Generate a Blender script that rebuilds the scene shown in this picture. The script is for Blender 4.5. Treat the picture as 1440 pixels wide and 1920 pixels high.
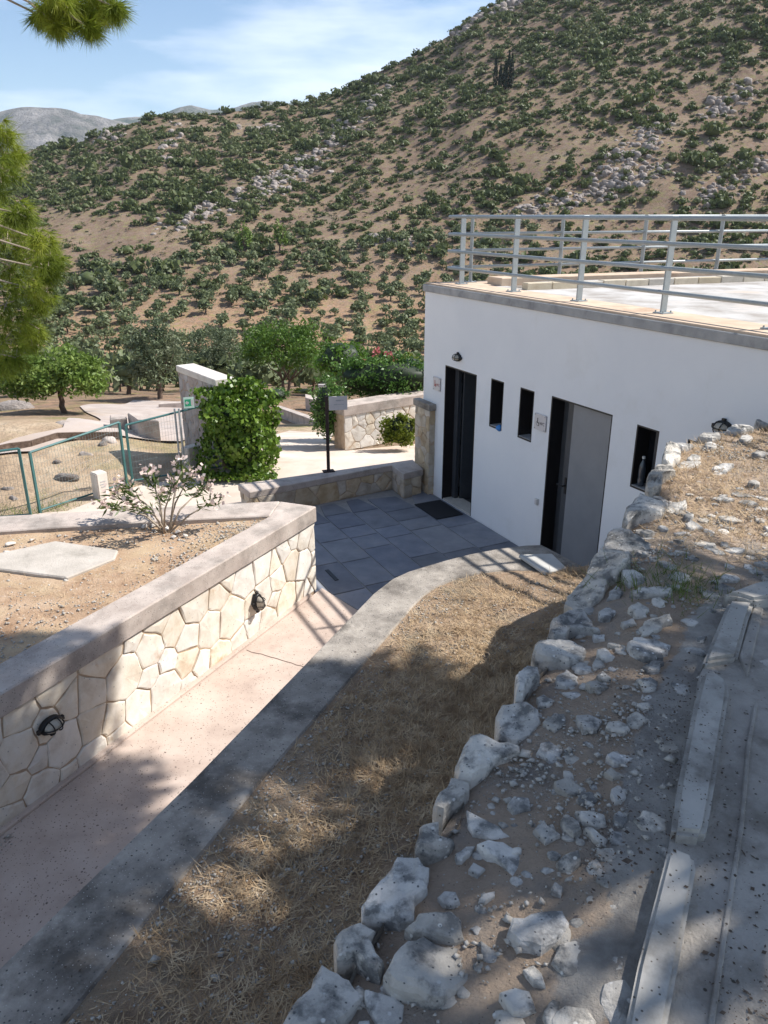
import bpy, bmesh, math, random
import numpy as np
from mathutils import Vector, Matrix, noise as mnoise
R = math.radians
random.seed(7)
rng = np.random.default_rng(11)
for o in list(bpy.data.objects): bpy.data.objects.remove(o)
scene = bpy.context.scene
col = scene.collection

# ------------------------------------------------------------------ camera
TH = math.atan(560/1440.); CT, ST = math.cos(TH), math.sin(TH)
cam = bpy.data.cameras.new('camera'); camo = bpy.data.objects.new('camera', cam); col.objects.link(camo)
cam.sensor_fit = 'HORIZONTAL'; cam.sensor_width = 36; cam.lens = 36.0
cam.clip_start = 0.05; cam.clip_end = 30000
camo.location = (0, 0, 0); camo.rotation_euler = (R(90)-TH, 0, 0)
scene.camera = camo
# ------------------------------------------------------------------ sky and sun
SUN = Vector((0.87, 0.21, 1.0)).normalized()
world = bpy.data.worlds.new('World'); scene.world = world; world.use_nodes = True
wn = world.node_tree; wn.nodes.clear()
def wnode(t, **k):
    n = wn.nodes.new(t)
    for a, b in k.items(): setattr(n, a, b)
    return n
sky = wnode('ShaderNodeTexSky', sky_type='NISHITA', sun_disc=False)
sky.sun_elevation = math.asin(SUN.z); sky.sun_rotation = math.atan2(SUN.x, SUN.y)
sky.altitude = 300; sky.air_density = 1.0; sky.dust_density = 0.15; sky.ozone_density = 2.2
bg = wnode('ShaderNodeBackground'); out = wnode('ShaderNodeOutputWorld')
tc = wnode('ShaderNodeTexCoord')
mp = wnode('ShaderNodeMapping'); mp.inputs['Scale'].default_value = (1.4, 1.4, 7.0)
cn = wnode('ShaderNodeTexNoise'); cn.inputs['Scale'].default_value = 1.6; cn.inputs['Detail'].default_value = 7; cn.inputs['Roughness'].default_value = .55
cr = wnode('ShaderNodeValToRGB'); cr.color_ramp.elements[0].position = .49; cr.color_ramp.elements[1].position = .74
cr.color_ramp.elements[1].color = (.75, .75, .75, 1)
cmix = wnode('ShaderNodeMix', data_type='RGBA'); cmix.inputs['B'].default_value = (9.5, 9.9, 10.6, 1)
L = wn.links.new
L(tc.outputs['Generated'], mp.inputs['Vector']); L(mp.outputs[0], cn.inputs['Vector']); L(cn.outputs['Fac'], cr.inputs[0])
L(cr.outputs[0], cmix.inputs['Factor']); L(sky.outputs[0], cmix.inputs['A']); L(cmix.outputs['Result'], bg.inputs['Color'])
bg.inputs['Strength'].default_value = 0.09
L(bg.outputs[0], out.inputs[0])
sl = bpy.data.lights.new('sun', 'SUN'); so = bpy.data.objects.new('sun', sl); col.objects.link(so)
sl.energy = 4.3; sl.angle = R(0.53); sl.color = (1.0, .955, .895)
so.rotation_euler = (-SUN).to_track_quat('-Z', 'Y').to_euler(); so.location = (20, 5, 30)
scene.view_settings.view_transform = 'Standard'; scene.view_settings.look = 'None'
scene.view_settings.exposure = 0.84; scene.view_settings.gamma = 1
scene.render.engine = 'CYCLES'

# ------------------------------------------------------------------ helpers
def ray(u, v):
    xc = (u-720)/1440.; yc = (960-v)/1440.
    return xc, CT+yc*ST, -ST+yc*CT
def at(u, v, z):
    d = ray(u, v); t = z/d[2]
    return Vector((d[0]*t, d[1]*t, z))
def atY(u, v, Y):
    d = ray(u, v); t = Y/d[1]
    return Vector((d[0]*t, Y, d[2]*t))
def lerp_tab(tab, x):
    xs = [p[0] for p in tab]; ys = [p[1] for p in tab]
    return np.interp(x, xs, ys)
def _hash(ix, iy, iz=0):
    n = np.sin(ix*127.1+iy*311.7+iz*74.7)*43758.5453
    return n-np.floor(n)
def vnoise(x, y):
    x = np.asarray(x, float); y = np.asarray(y, float)
    ix, iy = np.floor(x), np.floor(y); fx, fy = x-ix, y-iy
    fx = fx*fx*(3-2*fx); fy = fy*fy*(3-2*fy)
    a = _hash(ix, iy); b = _hash(ix+1, iy); c = _hash(ix, iy+1); d = _hash(ix+1, iy+1)
    return (a*(1-fx)+b*fx)*(1-fy)+(c*(1-fx)+d*fx)*fy
def fbm(x, y, o=4):
    s = 0; a = .5
    for i in range(o):
        s = s+a*vnoise(x*2**i+17.3*i, y*2**i+9.1*i); a *= .5
    return s-.47

def fast_mesh(name, V, Fc, smooth=False):
    V = np.ascontiguousarray(V, np.float32); Fc = np.ascontiguousarray(Fc, np.int32); k = Fc.shape[1]
    me = bpy.data.meshes.new(name)
    me.vertices.add(len(V)); me.vertices.foreach_set('co', V.ravel())
    me.loops.add(Fc.size); me.loops.foreach_set('vertex_index', Fc.ravel())
    me.polygons.add(len(Fc)); me.polygons.foreach_set('loop_start', np.arange(0, Fc.size, k, dtype=np.int32))
    if smooth: me.polygons.foreach_set('use_smooth', np.ones(len(Fc), bool))
    me.update(calc_edges=True); me.validate()
    return me
def link(name, me, mat, parent=None, smooth=None):
    ob = bpy.data.objects.new(name, me); col.objects.link(ob)
    if mat is not None and len(me.materials) == 0:
        me.materials.append(mat)
    if smooth: me.shade_smooth()
    if parent is not None:
        ob.parent = parent
        ob.matrix_parent_inverse = Matrix.Translation(-Vector(parent.location)) if not parent.parent else (Matrix.Translation(-Vector(parent.parent.location)) if parent.type == 'EMPTY' else Matrix.Identity(4))
    return ob
def mesh(name, V, Fc, mat, parent=None, smooth=False):
    me = bpy.data.meshes.new(name); me.from_pydata([tuple(v) for v in V], [], Fc); me.update()
    return link(name, me, mat, parent, smooth)
def tag(o, label=None, cat=None, group=None, kind=None):
    if label: o['label'] = label
    if cat: o['category'] = cat
    if group: o['group'] = group
    if kind: o['kind'] = kind
    return o
def thing(name, label, cat, loc, group=None):
    o = bpy.data.objects.new(name, None); o.location = loc; o.empty_display_size = .2; col.objects.link(o)
    return tag(o, label, cat, group)
def struct(o): o['kind'] = 'structure'; return o

class MB:
    """collects shapes into one mesh"""
    def __init__(s): s.v = []; s.f = []
    def add(s, V, Fc):
        n = len(s.v); s.v += [tuple(p) for p in V]; s.f += [tuple(i+n for i in f) for f in Fc]
    def obox(s, c, ax, ay, az):
        """oriented box: centre and three half-axis vectors"""
        c = Vector(c); ax, ay, az = Vector(ax), Vector(ay), Vector(az)
        V = [c+ax*i+ay*j+az*k for k in (-1, 1) for j in (-1, 1) for i in (-1, 1)]
        s.add(V, [(0, 2, 3, 1), (4, 5, 7, 6), (0, 1, 5, 4), (2, 6, 7, 3), (0, 4, 6, 2), (1, 3, 7, 5)])
    def prism(s, poly, z0, z1):
        n = len(poly)
        z0f = z0 if callable(z0) else (lambda p: z0); z1f = z1 if callable(z1) else (lambda p: z1)
        V = [(p[0], p[1], z0f(p)) for p in poly]+[(p[0], p[1], z1f(p)) for p in poly]
        ar = sum(poly[i][0]*poly[(i+1) % n][1]-poly[(i+1) % n][0]*poly[i][1] for i in range(n))
        top = tuple(range(n, 2*n)); bot = tuple(range(n-1, -1, -1))
        if ar < 0: top = top[::-1]; bot = bot[::-1]
        Fc = [top, bot]
        for i in range(n):
            j = (i+1) % n
            Fc.append((i, j, n+j, n+i) if ar > 0 else (j, i, n+i, n+j))
        s.add(V, Fc)
    def tube(s, pts, rads, n=8, cap=True):
        pts = [Vector(p) for p in pts]
        if not hasattr(rads, '__len__'): rads = [rads]*len(pts)
        V = []; Fc = []
        for i, p in enumerate(pts):
            d = (pts[min(i+1, len(pts)-1)]-pts[max(i-1, 0)]).normalized()
            a = d.cross(Vector((0, 0, 1)) if abs(d.z) < .95 else Vector((1, 0, 0))).normalized(); b = a.cross(d)
            for k in range(n):
                t = 2*math.pi*k/n
                V.append(p+(a*math.cos(t)+b*math.sin(t))*rads[i])
        for i in range(len(pts)-1):
            for k in range(n):
                Fc.append((i*n+k, i*n+(k+1) % n, (i+1)*n+(k+1) % n, (i+1)*n+k))
        if cap:
            Fc.append(tuple(range(n-1, -1, -1))); Fc.append(tuple(range((len(pts)-1)*n, len(pts)*n)))
        s.add(V, Fc)
    def build(s, name, mat, parent=None, bevel=0, smooth=False, seg=1):
        me = bpy.data.meshes.new(name); me.from_pydata(s.v, [], s.f); me.update()
        if bevel:
            bm = bmesh.new(); bm.from_mesh(me); bmesh.ops.remove_doubles(bm, verts=bm.verts, dist=1e-5)
            ed = [e for e in bm.edges if len(e.link_faces) == 2 and e.calc_face_angle(0) > .5]
            bmesh.ops.bevel(bm, geom=ed, offset=bevel, segments=seg, affect='EDGES', clamp_overlap=True)
            bm.to_mesh(me); bm.free()
        return link(name, me, mat, parent, smooth)

def V2(p): return Vector((p[0], p[1]))
def poly_offset_line(pts, d):
    """offset an open polyline to its left by d"""
    o = []
    for i, p in enumerate(pts):
        a = V2(pts[max(i-1, 0)]); b = V2(pts[min(i+1, len(pts)-1)]); t = (b-a).normalized()
        o.append((p[0]-t.y*d, p[1]+t.x*d))
    return o

# ------------------------------------------------------------------ materials
def mk(name, cols, scale=4, detail=6, rough=.9, bump=.2, bscale=None, dist=.02, spots=None, objrand=0, spec=.3, stain=None, metallic=0, coord='Object', trans=0, voro=None):
    m = bpy.data.materials.new(name); m.use_nodes = True; nt = m.node_tree; nt.nodes.clear(); l = nt.links.new
    N = nt.nodes.new
    o = N('ShaderNodeOutputMaterial'); b = N('ShaderNodeBsdfPrincipled')
    b.inputs['Roughness'].default_value = rough; b.inputs['Specular IOR Level'].default_value = spec; b.inputs['Metallic'].default_value = metallic
    t = N('ShaderNodeTexCoord')
    n = N('ShaderNodeTexNoise'); n.inputs['Scale'].default_value = scale; n.inputs['Detail'].default_value = detail; n.inputs['Roughness'].default_value = .6
    l(t.outputs[coord], n.inputs['Vector'])
    rp = N('ShaderNodeValToRGB'); e = rp.color_ramp.elements
    while len(e) < len(cols): e.new(.5)
    for i, (p, c) in enumerate(cols): e[i].position = p; e[i].color = (*c, 1)
    l(n.outputs['Fac'], rp.inputs[0]); cur = rp.outputs[0]
    def mixc(fac, bcol, a, blend='MIX'):
        x = N('ShaderNodeMix'); x.data_type = 'RGBA'; x.blend_type = blend
        if isinstance(fac, float): x.inputs['Factor'].default_value = fac
        else: l(fac, x.inputs['Factor'])
        l(a, x.inputs['A'])
        if isinstance(bcol, tuple): x.inputs['B'].default_value = (*bcol, 1)
        else: l(bcol, x.inputs['B'])
        return x.outputs['Result']
    if stain:      # (colour, scale, low, high)
        n2 = N('ShaderNodeTexNoise'); n2.inputs['Scale'].default_value = stain[1]; n2.inputs['Detail'].default_value = 8; n2.inputs['Roughness'].default_value = .65
        l(t.outputs[coord], n2.inputs['Vector'])
        mr = N('ShaderNodeMapRange'); mr.inputs['From Min'].default_value = stain[2]; mr.inputs['From Max'].default_value = stain[3]; l(n2.outputs['Fac'], mr.inputs['Value'])
        cur = mixc(mr.outputs[0], stain[0], cur)
    if spots:      # list of (colour, scale, threshold)
        for (sc, ss, th) in (spots if isinstance(spots, list) else [spots]):
            v = N('ShaderNodeTexVoronoi'); v.inputs['Scale'].default_value = ss; l(t.outputs[coord], v.inputs['Vector'])
            mr = N('ShaderNodeMapRange'); mr.inputs['From Min'].default_value = th; mr.inputs['From Max'].default_value = th*.6
            l(v.outputs['Distance'], mr.inputs['Value'])
            wn_ = N('ShaderNodeTexWhiteNoise'); l(v.outputs['Position'], wn_.inputs['Vector'])
            mu = N('ShaderNodeMath'); mu.operation = 'GREATER_THAN'; mu.inputs[1].default_value = .45; l(wn_.outputs['Value'], mu.inputs[0])
            mm = N('ShaderNodeMath'); mm.operation = 'MULTIPLY'; l(mr.outputs[0], mm.inputs[0]); l(mu.outputs[0], mm.inputs[1])
            cur = mixc(mm.outputs[0], sc, cur)
    if objrand:
        oi = N('ShaderNodeObjectInfo'); hs = N('ShaderNodeHueSaturation')
        mr = N('ShaderNodeMapRange'); mr.inputs['To Min'].default_value = 1-objrand; mr.inputs['To Max'].default_value = 1+objrand
        l(oi.outputs['Random'], mr.inputs['Value']); l(mr.outputs[0], hs.inputs['Value'])
        m2 = N('ShaderNodeMath'); m2.operation = 'MULTIPLY'; m2.inputs[1].default_value = 7.13; l(oi.outputs['Random'], m2.inputs[0])
        m3 = N('ShaderNodeMath'); m3.operation = 'FRACT'; l(m2.outputs[0], m3.inputs[0])
        mr2 = N('ShaderNodeMapRange'); mr2.inputs['To Min'].default_value = .6; mr2.inputs['To Max'].default_value = 1.25; l(m3.outputs[0], mr2.inputs['Value']); l(mr2.outputs[0], hs.inputs['Saturation'])
        l(cur, hs.inputs['Color']); cur = hs.outputs[0]
    l(cur, b.inputs['Base Color'])
    if bump:
        n3 = N('ShaderNodeTexNoise'); n3.inputs['Scale'].default_value = bscale or scale*6; n3.inputs['Detail'].default_value = 8; n3.inputs['Roughness'].default_value = .7
        l(t.outputs[coord], n3.inputs['Vector'])
        bp = N('ShaderNodeBump'); bp.inputs['Strength'].default_value = bump; bp.inputs['Distance'].default_value = dist
        l(n3.outputs['Fac'], bp.inputs['Height']); l(bp.outputs[0], b.inputs['Normal'])
    if trans:
        tr = N('ShaderNodeBsdfTranslucent'); l(cur, tr.inputs['Color']); mx = N('ShaderNodeMixShader'); mx.inputs[0].default_value = trans
        l(b.outputs[0], mx.inputs[1]); l(tr.outputs[0], mx.inputs[2]); l(mx.outputs[0], o.inputs[0])
    else: l(b.outputs[0], o.inputs[0])
    return m
def plain(name, c, rough=.6, spec=.4, metallic=0, bump=.05, var=.12):
    return mk(name, [(.3, tuple(x*(1-var) for x in c)), (.7, tuple(min(1, x*(1+var)) for x in c))], scale=9, rough=rough, spec=spec, metallic=metallic, bump=bump, bscale=60, dist=.004)

M = {}
M['white_wall'] = mk('white_render', [(.3, (.76, .765, .78)), (.7, (.82, .82, .825))], scale=1.2, rough=.85, bump=.12, bscale=130, dist=.003, stain=((.70, .69, .67), .9, .58, .82))
M['fascia'] = mk('fascia_concrete', [(.3, (.30, .30, .30)), (.7, (.44, .43, .42))], scale=5, rough=.9, bump=.3, bscale=40, dist=.006, stain=((.2, .2, .2), 3, .52, .75))
M['roof_tan'] = mk('roof_screed', [(.3, (.46, .34, .25)), (.65, (.62, .49, .37))], scale=3, rough=.95, bump=.3, bscale=50, dist=.006, stain=((.35, .22, .14), 1.4, .56, .75))
M['roof_white'] = mk('roof_flaked_paint', [(.34, (.30, .27, .24)), (.5, (.43, .41, .385)), (.62, (.52, .51, .495))], scale=2.2, rough=.9, bump=.3, bscale=30, dist=.006, stain=((.50, .40, .32), 1.1, .55, .72))
M['roof_dark'] = mk('roof_channel', [(.3, (.16, .14, .12)), (.7, (.30, .26, .22))], scale=3)
M['kerb_block'] = mk('kerb_block_concrete', [(.3, (.46, .40, .31)), (.7, (.60, .53, .42))], scale=6, objrand=.12, stain=((.3, .22, .15), 3, .56, .8))
M['galv'] = mk('grey_painted_steel', [(.3, (.30, .335, .345)), (.7, (.37, .40, .41))], scale=14, rough=.45, spec=.5, metallic=.15, bump=.05)
M['dark_metal'] = plain('shade_dark_metal', (.022, .019, .019), .5)  # frame linings; the colour also holds the deep shade of the reveals
M['grey_metal'] = plain('anthracite_metal', (.055, .06, .068), .42)
M['door_grey'] = mk('grey_door_panel', [(.3, (.20, .21, .225)), (.7, (.24, .25, .265))], scale=3, rough=.38, spec=.5, bump=.03)
M['black'] = plain('black_paint', (.012, .012, .013), .45)
M['dark_room'] = plain('room_darkness', (.05, .05, .05), .8)  # interior walls coloured near black for the unlit inside
M['glass_dark'] = plain('smoked_glass', (.012, .013, .016), .08, .6, bump=0)
M['slate'] = mk('slate_tile', [(.25, (.15, .16, .185)), (.5, (.20, .21, .24)), (.75, (.265, .27, .29))], scale=3.2, rough=.75, bump=.25, bscale=22, dist=.006, objrand=.22, stain=((.26, .25, .24), 2.2, .55, .8))
M['mortar_grey'] = mk('grey_mortar', [(.3, (.25, .245, .235)), (.7, (.33, .32, .30))], scale=12)
M['mortar_tan'] = mk('tan_mortar', [(.3, (.36, .26, .18)), (.7, (.56, .44, .32))], scale=8, rough=.95, bump=.4, bscale=70, dist=.008)
M['wall_stone'] = mk('pale_limestone', [(.28, (.56, .47, .37)), (.48, (.71, .64, .54)), (.7, (.78, .73, .655))], scale=5, rough=.85, bump=.35, bscale=26, dist=.008, objrand=.09, stain=((.44, .27, .14), 4, .58, .8), spots=[((.36, .34, .31), 18, .13)])
M['wall_stone_dark'] = mk('weathered_limestone', [(.28, (.36, .28, .19)), (.5, (.50, .41, .30)), (.72, (.62, .54, .42))], scale=5, rough=.9, bump=.35, bscale=26, dist=.008, objrand=.14, stain=((.28, .17, .09), 4, .55, .8))
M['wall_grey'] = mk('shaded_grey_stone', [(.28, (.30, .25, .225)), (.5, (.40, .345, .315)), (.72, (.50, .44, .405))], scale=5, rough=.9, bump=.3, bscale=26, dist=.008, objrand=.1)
M['coping'] = mk('exposed_aggregate_coping', [(.3, (.36, .30, .26)), (.5, (.47, .40, .35)), (.72, (.56, .49, .43))], scale=3.5, rough=.93, bump=.55, bscale=90, dist=.006, stain=((.19, .17, .15), 1.8, .5, .74), spots=[((.56, .52, .46), 55, .22), ((.17, .155, .14), 48, .24)])
M['coping_dark'] = mk('lichen_stained_coping', [(.3, (.24, .215, .185)), (.5, (.34, .305, .265)), (.72, (.48, .43, .37))], scale=5, rough=.95, bump=.8, bscale=60, dist=.01, stain=((.125, .11, .095), 2.6, .46, .64), spots=[((.5, .47, .43), 60, .2), ((.10, .095, .09), 40, .24)])
M['path'] = mk('pink_concrete_path', [(.3, (.40, .315, .265)), (.5, (.49, .395, .335)), (.72, (.56, .465, .40))], scale=2.5, rough=.9, bump=.35, bscale=60, dist=.006, stain=((.33, .25, .21), 1.2, .55, .78), spots=[((.17, .135, .115), 15, .15), ((.22, .175, .15), 27, .19), ((.13, .105, .09), 44, .2)])
M['pave'] = mk('pale_paving', [(.3, (.50, .41, .335)), (.5, (.59, .50, .42)), (.72, (.66, .58, .50))], scale=1.2, rough=.9, bump=.25, bscale=30, dist=.008, stain=((.44, .33, .25), .8, .52, .74))
M['road'] = mk('grey_gravel_road', [(.3, (.36, .30, .265)), (.7, (.48, .415, .37))], scale=1.1, rough=.95, bump=.3, bscale=20, stain=((.42, .33, .26), .6, .5, .72))
M['soil'] = mk('planter_soil', [(.28, (.30, .185, .11)), (.5, (.42, .285, .185)), (.72, (.54, .40, .28))], scale=3, rough=1, bump=.9, bscale=45, dist=.02, spots=[((.60, .52, .43), 38, .2)], stain=((.50, .38, .24), 1.4, .48, .7))
M['dirt'] = mk('terrace_dirt', [(.28, (.35, .26, .19)), (.5, (.49, .375, .28)), (.72, (.60, .48, .375))], scale=2.6, rough=1, bump=1.0, bscale=42, dist=.035, stain=((.30, .265, .23), 2.6, .5, .66), spots=[((.54, .50, .44), 46, .16), ((.16, .13, .10), 70, .16)])
M['bank'] = mk('dry_grass_soil', [(.28, (.27, .185, .12)), (.5, (.45, .32, .215)), (.72, (.58, .44, .31))], scale=4, rough=1, bump=1.0, bscale=46, dist=.05, spots=[((.50, .47, .42), 60, .22), ((.20, .155, .11), 90, .22)], stain=((.30, .25, .18), 3.0, .48, .66))
M['rubble'] = mk('grey_limestone_rubble', [(.28, (.29, .275, .25)), (.46, (.47, .44, .395)), (.7, (.68, .64, .575))], scale=6, rough=.92, bump=.8, bscale=22, dist=.02, objrand=.22, stain=((.17, .165, .155), 11, .48, .62), spots=[((.62, .60, .56), 30, .2), ((.10, .10, .10), 52, .2)])
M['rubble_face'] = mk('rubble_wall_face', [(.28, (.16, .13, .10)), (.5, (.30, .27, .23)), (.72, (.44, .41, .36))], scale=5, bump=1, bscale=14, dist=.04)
M['kerb'] = mk('worn_kerb_concrete', [(.3, (.34, .325, .295)), (.55, (.44, .42, .385)), (.75, (.52, .50, .45))], scale=3.5, rough=.92, bump=.4, bscale=60, dist=.006, stain=((.19, .175, .155), 4, .5, .68), spots=[((.09, .075, .06), 34, .15), ((.12, .105, .09), 60, .2)])
M['gutter'] = mk('stained_gutter_concrete', [(.3, (.29, .27, .24)), (.5, (.40, .37, .335)), (.72, (.50, .465, .42))], scale=4.5, rough=.95, bump=.8, bscale=38, dist=.02, stain=((.20, .18, .155), 3.2, .48, .66), spots=[((.08, .068, .055), 30, .17), ((.46, .43, .39), 44, .13)])
M['slab'] = mk('rough_concrete_slab', [(.3, (.40, .36, .31)), (.7, (.54, .49, .43))], scale=4, bump=.6, bscale=40, dist=.012, stain=((.30, .27, .23), 3, .54, .75))
M['marble'] = mk('weathered_marble', [(.3, (.56, .50, .44)), (.7, (.72, .67, .60))], scale=4, rough=.7, bump=.15, stain=((.44, .37, .30), 3, .56, .8))
M['marble_grey'] = mk('grey_marble_slab', [(.3, (.42, .41, .385)), (.7, (.56, .55, .52))], scale=6, rough=.7, bump=.15)
M['fence_green'] = plain('green_coated_steel', (.055, .155, .15), .5)
M['wire'] = plain('galvanised_wire', (.22, .27, .26), .5)
M['rust'] = plain('rusted_steel_post', (.045, .028, .024), .8)
M['sign_white'] = plain('sign_enamel', (.62, .58, .57), .5, var=.05)
M['sign_ink'] = plain('sign_ink', (.10, .085, .085), .7)
M['sign_red'] = plain('sign_red_ink', (.38, .06, .05), .7)
M['sign_green'] = plain('safety_green', (.03, .40, .20), .5)
M['sign_pale'] = plain('safety_pale', (.60, .80, .68), .5)
M['ink_faint'] = plain('worn_lettering', (.42, .42, .43), .8)
M['lamp_glass'] = plain('frosted_lamp_glass', (.42, .38, .31), .25, .6, bump=0)
M['blue_cloth'] = plain('blue_plastic', (.05, .22, .55), .5)
M['bottle'] = plain('clear_plastic_bottle', (.05, .06, .075), .15, .6)
M['plastic_white'] = plain('white_plastic', (.66, .65, .62), .5)
M['mat_rubber'] = plain('rubber_doormat', (.022, .022, .024), .95)
M['bark'] = mk('bark', [(.3, (.09, .06, .045)), (.7, (.20, .145, .11))], scale=14, rough=1, bump=.8, bscale=30, dist=.02)
M['twig'] = mk('dry_twig', [(.3, (.30, .24, .18)), (.7, (.45, .38, .30))], scale=14)
def leafm(name, a, b, c, sc=1.2, trans=.3, rough=.55):
    return mk(name, [(.3, a), (.5, b), (.7, c)], scale=sc, detail=3, rough=rough, bump=0, spec=.3, trans=trans)
M['pine'] = leafm('pine_needles', (.09, .13, .014), (.22, .28, .03), (.38, .42, .06), 4.5, .42)
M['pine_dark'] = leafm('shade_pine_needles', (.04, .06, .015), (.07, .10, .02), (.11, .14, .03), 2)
M['ivy'] = leafm('ivy_leaf', (.06, .12, .016), (.12, .205, .026), (.21, .30, .05), 5, .25, .4)
M['mulberry'] = leafm('bright_green_leaf', (.045, .095, .014), (.085, .16, .022), (.14, .23, .034), 1.3)
M['citrus'] = leafm('fresh_green_leaf', (.045, .11, .012), (.085, .175, .02), (.13, .24, .03), 1.2)
M['hedge'] = leafm('hedge_leaf', (.045, .105, .02), (.085, .175, .034), (.15, .25, .06), 2.5, .25, .4)
M['almond'] = leafm('olive_green_leaf', (.09, .15, .025), (.15, .225, .042), (.22, .29, .07), 1.4)
M['olive'] = leafm('silver_olive_leaf', (.11, .14, .06), (.16, .19, .09), (.22, .245, .135), .25, .25)
M['olive_near'] = leafm('silver_green_leaf', (.075, .105, .05), (.13, .16, .085), (.20, .22, .135), 1, .25)
M['shrub'] = leafm('maquis_leaf', (.065, .088, .026), (.105, .13, .045), (.15, .165, .075), .06, .25)
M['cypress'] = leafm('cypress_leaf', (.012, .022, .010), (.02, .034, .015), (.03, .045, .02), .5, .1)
M['oleander'] = leafm('oleander_leaf', (.05, .085, .02), (.09, .13, .035), (.15, .19, .055), 6, .25, .4)
M['flower'] = leafm('pale_pink_petal', (.62, .45, .40), (.75, .60, .54), (.82, .72, .66), 8, .3)
M['pink_flower'] = leafm('rose_petal', (.42, .10, .11), (.55, .17, .17), (.62, .26, .24), 3, .3)
M['yellow_bush'] = leafm('yellow_green_leaf', (.085, .12, .012), (.15, .19, .02), (.21, .25, .03), 3, .3)
M['straw'] = mk('dry_straw', [(.3, (.28, .185, .105)), (.5, (.50, .37, .23)), (.7, (.70, .56, .38))], scale=9, rough=.9, bump=0, trans=.2)
M['gravel'] = mk('loose_gravel', [(.3, (.26, .24, .21)), (.7, (.56, .53, .48))], scale=40, rough=.95, bump=0)
M['hill_rock'] = mk('hillside_rock', [(.3, (.20, .17, .15)), (.5, (.33, .285, .255)), (.7, (.46, .41, .375))], scale=.7, rough=1, bump=1, bscale=1.3, dist=.6)
M['grass'] = leafm('green_weed', (.08, .12, .02), (.13, .18, .03), (.2, .24, .06), 3, .3)

# ------------------------------------------------------------------ terrain (ground to the horizon)
SKY_T = [(-400, 330), (-100, 300), (40, 284), (150, 260), (240, 230), (300, 219), (400, 211), (470, 202), (560, 192), (640, 168), (700, 143), (760, 116), (820, 86), (858, 62), (880, 38), (920, 14), (960, 2), (1000, -22), (1100, -80), (1440, -230), (2000, -300)]
RS_A = []; RS_R = []
for (u, v) in SKY_T:
    d = ray(u, v); RS_A.append(d[0]/d[1]); RS_R.append(d[2]/d[1])
PROF = [(0, -4.45), (14, -4.45), (17, -4.85), (22, -5.9), (32, -8.0), (46, -10.6), (80, -17), (130, -24.5), (165, -24.5), (190, -20), (205, -17)]
def terr(x, y):
    x = np.asarray(x, float); y = np.asarray(y, float)
    D = np.where(y > 0, y, 0.0)
    a = np.where(y > 1, x/np.maximum(y, 1), 0)
    a = np.clip(a, -1.2, 1.2)
    z = lerp_tab(PROF, D)
    yr = np.interp(a, [-.6, -.3, 0, .3, .6], [400, 410, 440, 500, 520])
    zs = np.interp(a, RS_A, RS_R)*yr
    t = np.clip((D-195)/(yr-195), 0, 1.6)
    g = np.where(t < 1, t**1.12, 1-(t-1)*.9)
    hill = -19+(zs+19)*g
    w = np.clip((D-185)/30, 0, 1); w = w*w*(3-2*w)
    z = z*(1-w)+hill*w
    far = np.clip((D-60)/120, 0, 1)*np.clip((1.08-t)/.1, .15, 1)
    z = z+far*(fbm(x/46+3, y/46, 4)*9*np.clip((D-150)/120, .25, 1)+fbm(x/11, y/11, 3)*1.6)
    mid = np.clip((D-16)/20, 0, 1)*(1-np.clip((D-60)/60, 0, 1))
    z = z+mid*fbm(x/7, y/7, 3)*1.1
    # low dry mound on the left, beyond the fence
    z = z+.55*np.exp(-(((x+7.8)/2.6)**2+((y-16.5)/2.4)**2))
    z = z+np.clip((D-8)/3, 0, 1)*(1-np.clip((D-16)/6, 0, 1))*np.clip((-x-3.2)/1.5, 0, 1)*fbm(x*.9, y*.9, 4)*.22
    return z
az = np.concatenate([np.linspace(-180, -60, 25)[:-1], np.linspace(-60, -36, 25)[:-1], np.linspace(-36, 36, 290)[:-1], np.linspace(36, 60, 25)[:-1], np.linspace(60, 180, 25)])
rr = np.concatenate([[.5, 3, 6], np.geomspace(8, 200, 130), np.linspace(203, 560, 170), [600, 700, 900, 1400, 2500, 6000]])
A, D = np.meshgrid(np.radians(az), rr)
X = np.sin(A)*D; Yg = np.cos(A)*D
Z = terr(X, Yg)
Z = np.where(D > 650, np.minimum(Z, -40), Z)
nA, nR = len(az), len(rr)
idx = np.arange(nA*nR).reshape(nR, nA)
Fq = np.stack([idx[:-1, :-1], idx[:-1, 1:], idx[1:, 1:], idx[1:, :-1]], -1).reshape(-1, 4)
me = fast_mesh('hillside_ground', np.stack([X, Yg, Z], -1).reshape(-1, 3), Fq[:, ::-1], True)
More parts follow.
